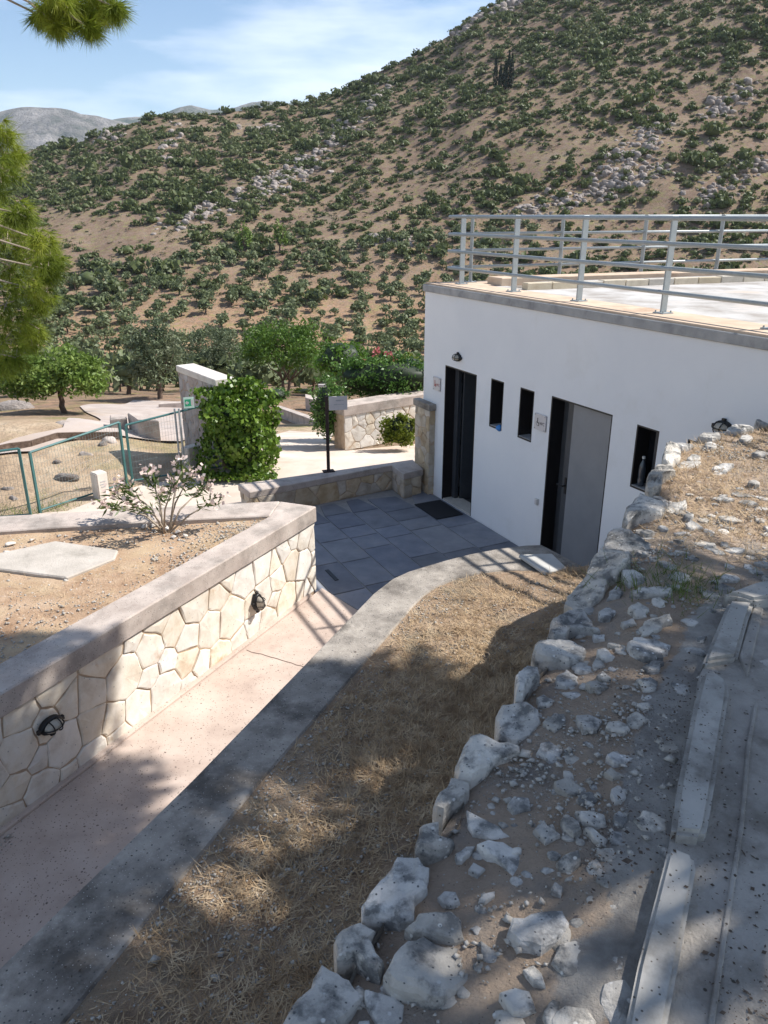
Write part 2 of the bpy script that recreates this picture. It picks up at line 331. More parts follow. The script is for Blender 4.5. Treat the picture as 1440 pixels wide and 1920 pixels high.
# soil attribute: 0 dry grass / brown hill soil, 1 ochre ploughed soil of the grove, site soil near by
grove = np.exp(-((D-140)/62.)**2)+np.clip((60-D)/45, 0, .35)*np.clip((D-20)/15, 0, 1)
att = me.attributes.new('soil', 'FLOAT', 'POINT'); att.data.foreach_set('value', np.clip(grove, 0, 1).astype(np.float32).ravel())
def ground_mat():
    m = bpy.data.materials.new('hillside_soil'); m.use_nodes = True; nt = m.node_tree; l = nt.links.new; N = nt.nodes.new
    b = nt.nodes['Principled BSDF']; b.inputs['Roughness'].default_value = 1; b.inputs['Specular IOR Level'].default_value = .1
    t = N('ShaderNodeTexCoord')
    def nz(s, d=6, r=.6):
        n = N('ShaderNodeTexNoise'); n.inputs['Scale'].default_value = s; n.inputs['Detail'].default_value = d; n.inputs['Roughness'].default_value = r; l(t.outputs['Object'], n.inputs['Vector']); return n.outputs['Fac']
    def ramp(f, cs):
        r_ = N('ShaderNodeValToRGB'); e = r_.color_ramp.elements
        while len(e) < len(cs): e.new(.5)
        for i, (p, c) in enumerate(cs): e[i].position = p; e[i].color = (*c, 1)
        l(f, r_.inputs[0]); return r_.outputs[0]
    def mix(f, a, bb):
        x = N('ShaderNodeMix'); x.data_type = 'RGBA'; l(f, x.inputs['Factor']); l(a, x.inputs['A']); l(bb, x.inputs['B']); return x.outputs['Result']
    hill = ramp(nz(.07, 8), [(.3, (.15, .10, .075)), (.45, (.225, .15, .112)), (.58, (.26, .185, .13)), (.72, (.20, .165, .14))])
    gro = ramp(nz(.11, 8), [(.3, (.36, .205, .12)), (.55, (.47, .29, .18)), (.72, (.42, .29, .175))])
    at_ = N('ShaderNodeAttribute'); at_.attribute_name = 'soil'
    c = mix(at_.outputs['Fac'], hill, gro)
    spk = ramp(nz(1.7, 9, .75), [(.44, (0, 0, 0)), (.58, (.8, .8, .8))]); c = mix(spk, c, ramp(nz(.6, 6), [(.35, (.10, .075, .05)), (.5, (.15, .125, .075)), (.65, (.23, .19, .165))]))
    near = ramp(nz(.9, 9), [(.3, (.33, .235, .155)), (.5, (.46, .345, .235)), (.7, (.58, .47, .34))])
    geo = N('ShaderNodeSeparateXYZ'); l(t.outputs['Object'], geo.inputs[0])
    mr = N('ShaderNodeMapRange'); mr.inputs['From Min'].default_value = 34; mr.inputs['From Max'].default_value = 20; l(geo.outputs['Y'], mr.inputs['Value'])
    c = mix(mr.outputs[0], c, near)
    gr = ramp(nz(.5, 5), [(.52, (0, 0, 0)), (.66, (.6, .6, .6))])
    gg = ramp(nz(3, 4), [(.3, (.16, .17, .05)), (.7, (.30, .28, .12))])
    c = mix(gr, c, gg)
    l(c, b.inputs['Base Color'])
    bp = N('ShaderNodeBump'); bp.inputs['Strength'].default_value = .8; bp.inputs['Distance'].default_value = .25; l(nz(2.4, 10, .7), bp.inputs['Height']); l(bp.outputs[0], b.inputs['Normal'])
    return m
M['ground'] = ground_mat()
ground = struct(link('hillside_ground', me, M['ground']))
_ys = np.concatenate([np.arange(12, 60, .25), np.arange(60, 620, 1.0)])
def hit(u, v, y0=12):
    """point of the terrain seen in a given direction"""
    d = ray(u, v); ys_ = _ys[_ys >= y0]
    zt = terr(d[0]/d[1]*ys_, ys_); k = np.nonzero(d[2]/d[1]*ys_ < zt)[0]
    if len(k) == 0: return None
    y = ys_[k[0]]; return Vector((d[0]/d[1]*y, y, zt[k[0]]))

# distant mountains: real ridges several kilometres away
def mountain(name, prof, Y, depth, mat, seed, craggy=0):
    us = np.linspace(prof[0][0], prof[-1][0], 130); vs = np.interp(us, [p[0] for p in prof], [p[1] for p in prof])
    rows = 26; V = []
    for j in range(rows):
        f = j/(rows-1)                     # 0 foot (near) -> .75 ridge -> 1 back
        yy = Y-depth+f*depth*1.3
        for i, (u, v) in enumerate(zip(us, vs)):
            d = ray(u, v); zr = d[2]/d[1]*Y; x = d[0]/d[1]*Y
            h = min(1, f*1.3); prof_h = (h**1.15 if f < .77 else 1-(f-.77)*1.5)
            edge = min(1, min(i, len(us)-1-i)/10)
            z = -60+(zr+60)*prof_h
            k = fbm(np.array(x/Y*26+seed), np.array(yy/Y*26), 5)
            z += k*zr*.35*(1-abs(2*min(f/.77, 1)-1))*(1+craggy)+(k*zr*.05 if .6 < f < .85 else 0)
            V.append((x*(yy/Y)**.3, yy, z*edge+(-60)*(1-edge)))
    n = len(us)
    Fc = [(j*n+i, j*n+i+1, (j+1)*n+i+1, (j+1)*n+i) for j in range(rows-1) for i in range(n-1)]
    return struct(mesh(name, V, Fc, mat, smooth=True))
M['mount'] = mk('far_mountain', [(.36, (.085, .115, .07)), (.52, (.16, .165, .12)), (.64, (.34, .31, .28))], scale=.006, detail=9, rough=1, bump=1, bscale=.012, dist=60)
M['mount_rock'] = mk('far_rocky_mountain', [(.34, (.10, .115, .085)), (.48, (.24, .225, .20)), (.64, (.40, .37, .34))], scale=.009, detail=9, rough=1, bump=1, bscale=.014, dist=60)
mountain('mountain', [(-420, 320), (-250, 262), (-60, 226), (0, 209), (40, 202), (95, 197), (140, 204), (180, 213), (230, 226), (330, 250), (480, 300)], 3200, 900, M['mount_rock'], 4, .8)
mountain('mountain', [(40, 260), (150, 240), (215, 221), (262, 214), (290, 218), (330, 202), (360, 197), (395, 204), (430, 201), (470, 188), (500, 185), (535, 189), (600, 192), (720, 205), (900, 240)], 4300, 1100, M['mount'], 9, .2)

# ------------------------------------------------------------------ foliage builders
def leaf_quads(P, size, aspect=.42, droop=0, dirs=None):
    """one pointed leaf quad at each point, random orientation"""
    n = len(P); a = rng.normal(size=(n, 3)) if dirs is None else dirs+rng.normal(size=(n, 3))*.35
    a[:, 2] -= droop; a /= np.linalg.norm(a, axis=1)[:, None]+1e-9
    b = np.cross(a, rng.normal(size=(n, 3))); b /= np.linalg.norm(b, axis=1)[:, None]+1e-9
    s = (size*rng.uniform(.65, 1.35, n))[:, None] if not hasattr(size, 'shape') else size[:, None]
    V = np.stack([P-a*s*.5, P+b*s*aspect*.5, P+a*s*.5, P-b*s*aspect*.5], 1).reshape(-1, 3)
    return V, np.arange(4*n).reshape(n, 4)
def blob_points(c, r, n, shell=.55):
    d = rng.normal(size=(n, 3)); d /= np.linalg.norm(d, axis=1)[:, None]
    k = rng.uniform(shell, 1.08, n)**.8
    return np.asarray(c)+d*k[:, None]*np.asarray(r)
def crown_points(c, rad, nclump, nper, cr=.32, flat=.0, low=-.75):
    """points in many small clumps spread through an ellipsoid crown"""
    out_ = []
    cr0 = np.asarray(rad)
    while len(out_) < nclump:
        d = rng.normal(size=3); d /= np.linalg.norm(d)
        if d[2] < low: continue
        k = rng.uniform(.35, 1.0)**.5*(.86+.3*rng.random())
        p = np.asarray(c)+d*k*cr0*(1-cr*.5)
        rad_c = cr0*cr*rng.uniform(.6, 1.25)
        out_.append(blob_points(p, rad_c, int(nper*rng.uniform(.7, 1.3)), .3))
    return np.concatenate(out_)
def limb(mb, p, q, r0, r1, n=6, wob=.08, seg=5):
    p, q = Vector(p), Vector(q); L_ = (q-p).length
    pts = []; rs = []
    for i in range(seg+1):
        t = i/seg
        w = Vector((random.uniform(-1, 1), random.uniform(-1, 1), random.uniform(-.5, .5)))*wob*L_*math.sin(t*math.pi)
        pts.append(p.lerp(q, t)+w); rs.append(r0+(r1-r0)*t)
    mb.tube(pts, rs, n)
def tree(name, label, cat, base, trunk_h, crown_c, crown_r, leafmat, leaf, nclump, nper, trunks=1, tr=.11, group=None, cr=.3, low=-.75, aspect=.45):
    root = thing(name, label, cat, base, group); base = Vector(base)
    mb = MB(); cc = Vector(crown_c)
    for k in range(trunks):
        off = Vector(((k-(trunks-1)/2)*tr*2.6, 0, 0))
        fork = base+off*1.6+Vector((random.uniform(-.1, .1), 0, trunk_h))
        limb(mb, base+off-Vector((0, 0, .15)), fork, tr*1.15, tr*.8, 8, .04)
        for j in range(6):
            d = Vector((random.gauss(0, 1), random.gauss(0, 1), abs(random.gauss(.6, .5)))).normalized()
            tip = cc+Vector((d.x*crown_r[0], d.y*crown_r[1], d.z*crown_r[2]))*.75
            limb(mb, fork, tip, tr*.5, tr*.1, 5, .1)
    mb.build('trunk', M['bark'], root, smooth=True)
    P = crown_points(crown_c, crown_r, nclump, nper, cr, low=low)
    V, Fc = leaf_quads(P, leaf, aspect)
    link('crown', fast_mesh('crown', V, Fc), leafmat, root)
    return root

# ------------------------------------------------------------------ maquis shrubs and olives on the hill
def shrub_base(seed, n=70, flat=.7):
    r = np.random.default_rng(seed)
    out_ = []
    for k in range(7):
        c = np.array([r.uniform(-.55, .55), r.uniform(-.55, .55), r.uniform(.15, .5)*flat*1.3]); rad = r.uniform(.32, .55)
        d = r.normal(size=(n//7, 3)); d /= np.linalg.norm(d, axis=1)[:, None]; d[:, 2] = np.abs(d[:, 2])*1.0-.25
        out_.append(c+d*rad*np.array([1, 1, flat]))
    P = np.concatenate(out_); m = len(P)
    a = r.normal(size=(m, 3)); a /= np.linalg.norm(a, axis=1)[:, None]; b = np.cross(a, r.normal(size=(m, 3))); b /= np.linalg.norm(b, axis=1)[:, None]
    s = r.uniform(.22, .42, m)[:, None]
    return np.stack([P-a*s*.6, P+b*s*.42, P+a*s*.6, P-b*s*.42], 1).reshape(-1, 3)
SHR = [shrub_base(s, 63) for s in range(6)]
# opaque leafy heart so that the bush does not read as confetti
def ico(sub=2):
    bm = bmesh.new(); bmesh.ops.create_icosphere(bm, subdivisions=sub, radius=1)
    V = np.array([v.co[:] for v in bm.verts]); Fc = np.array([[v.index for v in f.verts] for f in bm.faces]); bm.free(); return V, Fc
IV, IF = ico(1)
def heart(seed, r=(.5, .5, .36), z=.26):
    V = IV.copy(); k = np.array([1+.28*mnoise.noise(Vector(v)*1.7+Vector((seed*3.1, 0, 0))) for v in V])
    V = V*k[:, None]*np.array(r); V[:, 2] += z
    return V
def tri_of_quads(n): return np.arange(4*n).reshape(n, 4)
def mixed_mesh(name, Vq, Vt, Ft, trunk=None):
    """leaf quads (as 2 triangles) + core triangles in one mesh"""
    nq = len(Vq)//4; q = np.arange(4*nq).reshape(nq, 4)
    T = np.concatenate([q[:, [0, 1, 2]], q[:, [0, 2, 3]], Ft+len(Vq)])
    return np.concatenate([Vq, Vt]), T
SHB = [mixed_mesh('s', SHR[i], heart(i), IF) for i in range(6)]
def inst(bases, pts, scales, rots, pick):
    Vs = []; Ts = []; off = 0
    for p, s, r_, k in zip(pts, scales, rots, pick):
        V, T = bases[k]; c, sn = math.cos(r_), math.sin(r_)
        W = np.empty_like(V); W[:, 0] = (V[:, 0]*c-V[:, 1]*sn)*s[0]+p[0]; W[:, 1] = (V[:, 0]*sn+V[:, 1]*c)*s[0]+p[1]; W[:, 2] = V[:, 2]*s[1]+p[2]
        Vs.append(W); Ts.append(T+off); off += len(V)
    return np.concatenate(Vs), np.concatenate(Ts)
def scatter(n, y0, y1, half):
    a = rng.uniform(-half, half, n); y = np.sqrt(rng.uniform(y0**2, y1**2, n)); return a*y, y
def screen(x, y, z):
    dep = y*CT-z*ST; up = y*ST+z*CT
    return 720+1440*x/dep, 960-1440*up/dep
x, y = scatter(27000, 186, 540, .52)
z = terr(x, y); u, v = screen(x, y, z)
dens = .62+1.0*fbm(x/26+8, y/26+2, 3)+.35*fbm(x/7, y/7, 2)
dens += .22*np.clip((240-v)/160, 0, 1)                                  # thicker towards the crest
bare = (np.exp(-(((u-190)/125)**2+((v-437)/26)**2)))+.7*np.exp(-(((u-250)/60)**2+((v-470)/20)**2))
yr_ = np.interp(x/y, [-.6, -.3, 0, .3, .6], [400, 410, 440, 500, 520])
dens -= .26*np.clip((v-440)/60, 0, 1)*(u < 860)
keep = (rng.random(len(x)) < np.clip(dens, 0.04, .92)-1.2*bare) & (u > -160) & (u < 1600) & (v < 560) & (y < yr_+8)
x, y, z, u, v = x[keep], y[keep], z[keep], u[keep], v[keep]
sz = rng.gamma(3.6, .27, len(x))*(.62+.5*(fbm(x/40, y/40+5, 2)+.5)*1.0)*1.85
order = np.argsort(-(sz/y)*((u > 0) & (u < 1440) & (v > 0)))
NI = 280
bases_me = []
for k in range(6):
    m_ = fast_mesh('maquis_shrub', SHB[k][0], SHB[k][1]); m_.materials.append(M['shrub']); bases_me.append(m_)
for i in order[:NI]:
    o = link('hillside_shrub', bases_me[rng.integers(6)], None)
    o.location = (x[i], y[i], z[i]-.15); o.scale = (sz[i], sz[i], sz[i]*rng.uniform(.85, 1.4)); o.rotation_euler = (0, 0, rng.uniform(0, 6.28))
    tag(o, 'rounded dark green shrub among many on the dry hillside slope', 'shrub', 'shrubs on the dry hillside')
rest = order[NI:]
V, T = inst(SHB, np.stack([x, y, z-.15], 1)[rest], np.stack([sz, sz*rng.uniform(.85, 1.4, len(sz))], 1)[rest], rng.uniform(0, 6.28, len(rest)), rng.integers(0, 6, len(rest)))
tag(link('hillside_scrub', fast_mesh('hillside_scrub', V, T), M['shrub']), 'dense dark green scrub covering the mountainside behind the building', 'scrub', kind='stuff')

x2, y2 = scatter(15000, 186, 520, .55); z2 = terr(x2, y2); u2, v2 = screen(x2, y2, z2)
k2_ = (u2 > -120) & (u2 < 1560) & (v2 > -120) & (v2 < 560) & (fbm(x2/15+4, y2/15, 3)+.45 > rng.random(len(x2))*.9); x2, y2, z2 = x2[k2_], y2[k2_], z2[k2_]
SM = []
for q in range(4):
    Vq = shrub_base(60+q, 28); nq = len(Vq)//4; qq = np.arange(4*nq).reshape(nq, 4); SM.append((Vq, np.concatenate([qq[:, [0, 1, 2]], qq[:, [0, 2, 3]]])))
s2_ = rng.uniform(.5, 1.35, len(x2)); V, T = inst(SM, np.stack([x2, y2, z2-.05], 1), np.stack([s2_, s2_*.9], 1), rng.uniform(0, 6.28, len(x2)), rng.integers(0, 4, len(x2)))
M['phrygana'] = leafm('low_brown_green_scrub', (.07, .08, .038), (.11, .11, .055), (.15, .13, .075), .09, .2)
tag(link('low_scrub', fast_mesh('low_scrub', V, T), M['phrygana']), 'low brownish scrub between the larger hillside shrubs', 'scrub', kind='stuff')
# olives
def olive_base(seed):
    r = np.random.default_rng(seed); out_ = []
    for k in range(9):
        c = np.array([r.uniform(-.62, .62), r.uniform(-.62, .62), r.uniform(.62, 1.15)]); rad = r.uniform(.28, .48)
        d = r.normal(size=(20, 3)); d /= np.linalg.norm(d, axis=1)[:, None]; out_.append(c+d*rad*np.array([1, 1, .8]))
    P = np.concatenate(out_); m = len(P)
    a = r.normal(size=(m, 3)); a /= np.linalg.norm(a, axis=1)[:, None]; b = np.cross(a, r.normal(size=(m, 3))); b /= np.linalg.norm(b, axis=1)[:, None]
    s = r.uniform(.24, .42, m)[:, None]
    Vq = np.stack([P-a*s*.6, P+b*s*.36, P+a*s*.6, P-b*s*.36], 1).reshape(-1, 3)
    H = heart(seed+20, (.46, .46, .28), .85)
    mb = MB(); limb(mb, (0, 0, -.15), (.06, .03, .45), .10, .07, 6, .05, 3); limb(mb, (.06, .03, .42), (.35, .1, .9), .05, .02, 5, .05, 3); limb(mb, (.06, .03, .42), (-.3, .1, .9), .05, .02, 5, .05, 3)
    bm = bmesh.new(); vs = [bm.verts.new(p) for p in mb.v]
    for f in mb.f: bm.faces.new([vs[i] for i in f])
    bmesh.ops.triangulate(bm, faces=bm.faces); bm.verts.index_update()
    TV = np.array([q.co[:] for q in bm.verts]); TF = np.array([[q.index for q in f.verts] for f in bm.faces]); bm.free()
    Vv, T = mixed_mesh('o', Vq, H, IF)
    nl = len(T)
    return np.concatenate([Vv, TV]), np.concatenate([T, TF+len(Vv)]), nl
OLB = [olive_base(s) for s in range(5)]
def olive_me(k):
    m_ = fast_mesh('olive_tree', OLB[k][0], OLB[k][1]); m_.materials.append(M['olive']); m_.materials.append(M['bark'])
    mi = np.zeros(len(OLB[k][1]), np.int32); mi[OLB[k][2]:] = 1; m_.polygons.foreach_set('material_index', mi); return m_
OME = [olive_me(k) for k in range(5)]
# rows following the slope, at about six metres
gx, gy = np.meshgrid(np.arange(-130, 130, 5.2), np.arange(62, 238, 5.2))
gx = gx.ravel()+rng.normal(0, .9, gx.size)+gy.ravel()*.0; gy = gy.ravel()+rng.normal(0, .9, gy.size)+.12*gx
gz = terr(gx, gy); gu, gv = screen(gx, gy, gz)
gd = .90+1.0*fbm(gx/24+31, gy/24, 3)
gd = np.where((gu < 320) & (gv > 640) & (gv < 720), gd*.8, gd)
gd -= 1.5*np.exp(-(((gu-190)/125)**2+((gv-437)/30)**2))
k_ = (rng.random(len(gx)) < gd) & (gu > -60) & (gu < 1000) & (gv > 425) & (gv < 760)
gx, gy, gz, gu, gv = gx[k_], gy[k_], gz[k_], gu[k_], gv[k_]
gs = rng.uniform(1.25, 2.5, len(gx))*(1.0+.25*fbm(gx/18, gy/18))
order = np.argsort(-gs/gy)
for i in order[:290]:
    o = link('olive_tree', OME[rng.integers(5)], None)
    o.location = (gx[i], gy[i], gz[i]); o.scale = (gs[i], gs[i], gs[i]*rng.uniform(.85, 1.1)); o.rotation_euler = (0, 0, rng.uniform(0, 6.28))
    tag(o, 'small silvery olive tree among many in the valley grove', 'olive tree', 'olive trees in the valley grove')
rest = order[290:]
if len(rest):
    OB2 = [(b[0], b[1]) for b in OLB]
    V, T = inst(OB2, np.stack([gx, gy, gz], 1)[rest], np.stack([gs, gs], 1)[rest], rng.uniform(0, 6.28, len(rest)), rng.integers(0, 5, len(rest)))
    tag(link('far_olive_grove', fast_mesh('far_olive_grove', V, T), M['olive']), 'far olive grove spreading over the valley floor', 'olive grove', kind='stuff')
# darker mixed bushes between the grove and the slope
bush_px = [(590, 548, 34), (545, 560, 26), (470, 455, 22), (430, 470, 26), (610, 470, 22), (165, 515, 34), (215, 530, 30), (120, 560, 30), (180, 560, 34), (240, 465, 22), (275, 462, 16), (455, 540, 22), (390, 530, 24), (640, 545, 24), (660, 512, 18), (150, 425, 10), (690, 450, 24), (760, 470, 20), (740, 440, 18), (330, 520, 18), (100, 585, 26), (60, 600, 30), (820, 470, 24), (800, 440, 20), (720, 600, 20), (520, 520, 18), (285, 410, 18), (320, 415, 14), (400, 620, 20), (775, 600, 22)]
for (pu, pv, w) in bush_px:
    p = hit(pu, pv+w*.5, 40)
    if p is None: continue
    s = w*p.y/1440*1.1
    o = link('wild_bush', bases_me[rng.integers(6)], None); o.location = p-Vector((0, 0, .1)); o.scale = (s, s, s*.95); o.rotation_euler = (0, 0, rng.uniform(0, 6.28))
    tag(o, 'dark wild bush, larger than the olives around it, in the valley', 'bush', 'dark bushes in the valley')
# two young pines among them
for (pu, pv, h, lab) in [(460, 478, 58, 'bright green young pine above the grove, left of the pair'), (525, 476, 55, 'bright green young pine above the grove, right of the pair')]:
    p = hit(pu, pv, 60); H = h*p.y/1440
    tree('young_pine', lab, 'pine tree', p, H*.2, p+Vector((0, 0, H*.52)), (H*.28, H*.28, H*.5), M['almond'], H*.09, 26, 26, 1, H*.03, cr=.3)
# cypresses on the slope
for k, (pu, vt, vb, w) in enumerate([(928, 120, 168, 7), (937, 132, 170, 7), (946, 126, 168, 8), (952, 112, 166, 8), (958, 116, 166, 7)]):
    p = hit(pu, vb, 200)
    if p is None: continue
    H = (vb-vt)*p.y/1440; wd = w*p.y/1440*.62
    root = thing('cypress_tree', ['leftmost tall dark cypress of the clump high on the slope', 'shorter second cypress from the left in the clump on the slope', 'middle dark cypress of the clump high on the slope', 'tallest dark cypress, second from right in the slope clump', 'rightmost dark cypress of the clump high on the slope'][k], 'cypress tree', p, 'cypresses on the slope')
    mb = MB(); mb.tube([p-Vector((0, 0, .5)), p+Vector((0, 0, H*.5))], [wd*.2, wd*.1], 6); mb.build('trunk', M['bark'], root)
    t = rng.random(420); rad = wd*np.sin(np.clip(t*1.05+.03, 0, 1)*np.pi)**.6*(1-.55*t); an = rng.uniform(0, 6.28, 420)
    P = np.stack([p.x+rad*np.cos(an), p.y+rad*np.sin(an), p.z+H*(.02+.98*t)], 1)
    d = np.zeros((420, 3)); d[:, 2] = 1.2
    V, Fc = leaf_quads(P, wd*.9, .45, dirs=d)
    link('crown', fast_mesh('crown', V, Fc), M['cypress'], root)
# rock outcrops: pinkish grey limestone bands
def rock_base(seed):
    V, Fc = ico(2); r = np.random.default_rng(seed)
    for k in range(9):
        n = r.normal(size=3); n /= np.linalg.norm(n); dd = r.uniform(.35, .75); q = V@n; V = V-np.clip(q-dd, 0, None)[:, None]*n
    return V*np.array([1, 1, .8]), Fc
RB = [rock_base(i) for i in range(6)]
pts = []; scs = []
bands = [((725, 172), (520, 352), 22, 150), ((600, 300), (480, 345), 24, 80), ((520, 350), (300, 425), 26, 120), ((1240, 240), (1130, 330), 34, 110), ((1400, 170), (1330, 215), 26, 60), ((1250, 320), (930, 415), 22, 130), ((1440, 300), (1300, 380), 30, 60), ((770, 455), (690, 445), 12, 40), ((900, 30), (850, 66), 6, 40), ((980, 2), (930, 22), 10, 50), ((225, 250), (180, 270), 8, 20), ((340, 235), (300, 300), 16, 25), ((520, 250), (450, 240), 14, 20)]
for (a, b, w, n) in bands:
    for k in range(int(n*1.6)):
        t = random.random(); pu = a[0]+(b[0]-a[0])*t+random.gauss(0, w*.5); pv = a[1]+(b[1]-a[1])*t+random.gauss(0, w*.45)
        p = hit(pu, pv, 150)
        if p is None: continue
        s = random.uniform(2.5, 9)*p.y/1440; pts.append(p-Vector((0, 0, s*.3))); scs.append((s*1.25, s*random.uniform(.8, 1.9)))
V, T = inst(RB, pts, scs, rng.uniform(0, 6.28, len(pts)), rng.integers(0, 6, len(pts)))
tag(link('rock_outcrops', fast_mesh('rock_outcrops', V, T), M['hill_rock']), 'pinkish grey rock outcrops in bands across the hillside', 'rocks', kind='stuff')

# ------------------------------------------------------------------ stone facing built stone by stone
def clip_poly(poly, n, d):
    out_ = []
    for i in range(len(poly)):
        a = poly[i]; b = poly[(i+1) % len(poly)]
        da = a[0]*n[0]+a[1]*n[1]-d; db = b[0]*n[0]+b[1]*n[1]-d
        if da <= 0: out_.append(a)
        if da*db < 0:
            t = da/(da-db); out_.append((a[0]+(b[0]-a[0])*t, a[1]+(b[1]-a[1])*t))
    return out_
def crazy_cells(L_, H, cell, seed, gap=.011, stretch=1.15):
    r = random.Random(seed); S = []
    for k in range(4000):
        rad = cell*r.uniform(.33, .72)*(1 if k < 1500 else .8); q = (r.uniform(0, L_), r.uniform(0, H), rad)
        if all(math.hypot((q[0]-o[0]), (q[1]-o[1])/stretch) > (rad+o[2])*.86 for o in S): S.append(q)
    cells = []
    for i, s in enumerate(S):
        poly = [(0, 0), (L_, 0), (L_, H), (0, H)]
        for j, q in enumerate(S):
            if i == j or abs(q[0]-s[0]) > cell*4: continue
            n = (q[0]-s[0], q[1]-s[1]); ln = math.hypot(*n)
            if ln < 1e-6: continue
            n = (n[0]/ln, n[1]/ln); d = n[0]*s[0]+n[1]*s[1]+(ln*ln+s[2]**2*1.1-q[2]**2*1.1)/(2*ln)-gap*r.uniform(.55, 1.3)
            poly = clip_poly(poly, n, d)
            if len(poly) < 3: break
        if len(poly) >= 3: cells.append((s, poly))
    return cells
def rough_poly(poly, r, amp):
    o = []
    for i in range(len(poly)):
        a = poly[i]; b = poly[(i+1) % len(poly)]; ln = math.hypot(b[0]-a[0], b[1]-a[1])
        if ln < .012: continue
        o.append((a[0]+r.uniform(-amp, amp)*.5, a[1]+r.uniform(-amp, amp)*.5))
        k = 2 if ln > .14 else (1 if ln > .06 else 0)
        nx, ny = -(b[1]-a[1])/ln, (b[0]-a[0])/ln
        for q in range(k):
            t = (q+1)/(k+1)+r.uniform(-.08, .08); w = r.uniform(-amp, amp)*.8
            o.append((a[0]+(b[0]-a[0])*t+nx*w, a[1]+(b[1]-a[1])*t+ny*w))
    return o
def facing(parent, P0, d, n, L_, z0, z1, cell, mat, seed, depth=.028, name='stone', gap=.008, ztop=None):
    """stones set in mortar on the wall plane through P0 along d, facing n"""
    r = random.Random(seed*7+1); d = Vector((d[0], d[1], 0)); n = Vector((n[0], n[1], 0)); P0 = Vector((P0[0], P0[1], 0))
    for (s, poly) in crazy_cells(L_, z1-z0, cell, seed, gap):
        poly = rough_poly(poly, r, .010)
        if len(poly) < 3: continue
        cx = sum(p[0] for p in poly)/len(poly); cy = sum(p[1] for p in poly)/len(poly)
        dep = depth*.40*r.uniform(.6, 1.45); tx, ty = r.uniform(-.03, .03), r.uniform(-.03, .03)
        m = len(poly); V = []
        def pt(a, b, h): return P0+d*a+n*h+Vector((0, 0, z0+b))
        for (a, b) in poly: V.append(pt(a, b, -.02))
        for (a, b) in poly: V.append(pt(a, b, dep*.62+tx*(a-cx)+ty*(b-cy)))
        for (a, b) in poly:
            k = max(0, 1-.014/max(.02, math.hypot(a-cx, b-cy))); a2, b2 = cx+(a-cx)*k, cy+(b-cy)*k
            V.append(pt(a2, b2, dep+tx*(a2-cx)+ty*(b2-cy)+r.uniform(-.003, .003)))
        V.append(pt(cx, cy, dep+r.uniform(0, .010)))
        Fc = []
        flip = d.cross(Vector((0, 0, 1))).dot(n) < 0
        for i in range(m):
            j = (i+1) % m
            for q in ((i, j, m+j, m+i), (m+i, m+j, 2*m+j, 2*m+i), (2*m+i, 2*m+j, 3*m)):
                Fc.append(q[::-1] if flip else q)
        mesh(name, V, Fc, mat, parent)

# ------------------------------------------------------------------ site: path, patio, pavements
ZP = -4.40
pl_dir = Vector((-.459, -.888)).normalized()          # planter wall runs this way, towards the camera
A0 = Vector((-.82, 8.63))
def pw(s, off=0):                                      # point on the planter wall; off > 0 is into the planter
    nrm = Vector((-.888, .459)); p = A0+pl_dir*s+nrm*off; return (p.x, p.y)
cop_out = [(-3.3, -.9), (-2.35, 1.1), (-1.723, 2.473), (-1.146, 3.692), (-.444, 5.303), (-.095, 6.109), (.074, 6.398), (.22, 6.55), (.408, 6.68), (.62, 6.82), (.845, 6.95), (1.14, 7.08), (1.44, 7.17), (1.61, 7.185)]
cop_in = [(-2.93, -1.1), (-1.98, .95), (-1.341, 2.211), (-.729, 3.692), (-.102, 5.074), (.25, 5.87), (.36, 6.08), (.48, 6.24), (.641, 6.38), (.80, 6.47), (.96, 6.54), (1.16, 6.59), (1.34, 6.55), (1.46, 6.40)]
path_poly = [pw(-.05, -.02), pw(11, -.02), (-3.4, -1.2)]+[(p[0]+.03, p[1]) for p in cop_out[:6]]+[(.05, 7.75), (-.35, 8.12)]
mb = MB(); mb.prism(path_poly, ZP-.3, ZP+.004); struct(mb.build('path', M['path']))
ja, jb = at(462, 1219, ZP+.006), at(575, 1251, ZP+.006); mb = MB(); pts_ = [ja.lerp(jb, t/12)+Vector((0, random.uniform(-.012, .012), 0)) for t in range(13)]
mb.add([p for q in pts_ for p in (q+Vector((0, .006, 0)), q-Vector((0, .006, 0)))], [(2*i, 2*i+1, 2*i+3, 2*i+2) for i in range(12)]); M['joint'] = plain('dark_joint', (.12, .085, .07), 1)
struct(mb.build('path_joint', M['joint']))
# patio: mortar bed with slate tiles
C0 = Vector((.652, 12.53)); fd = Vector((.445, -.895)).normalized(); nd = Vector((-.895, -.445)).normalized()   # facade start, run, outward
def fw(s, o=0): p = C0+fd*s+nd*o; return (p.x, p.y)
patio = thing('patio', None, None, (*fw(2, 1), ZP)); struct(patio)
bed = [fw(-.4, -.05), fw(9, -.05), fw(9, 1.3), (1.9, 7.4), (1.5, 7.25), (.85, 7.0), (.05, 7.0), (-.35, 8.1), (-.80, 8.62), (-1.3, 8.85), (-2.4, 9.6), (-2.3, 11.1), (.1, 12.6)]
mb = MB(); mb.prism(bed, ZP-.25, ZP-.012); mb.build('mortar_bed', M['mortar_grey'], patio)
inner = [fw(-.1, .005), fw(6.5, .005), fw(6.5, 1.15), (1.72, 7.28), (1.45, 7.2), (.85, 6.98), (.35, 6.72), (.08, 7.72), (-.33, 8.10), (-.80, 8.60), (-1.3, 8.85), (-2.1, 9.6), (-2.0, 10.98), (.10, 12.28), (.28, 11.86), (.5, 12.1)]
def in_poly(p, poly):
    c_ = False; n = len(poly)
    for i in range(n):
        a, b = poly[i], poly[(i-1) % n]
        if (a[1] > p[1]) != (b[1] > p[1]) and p[0] < (b[0]-a[0])*(p[1]-a[1])/(b[1]-a[1])+a[0]: c_ = not c_
    return c_
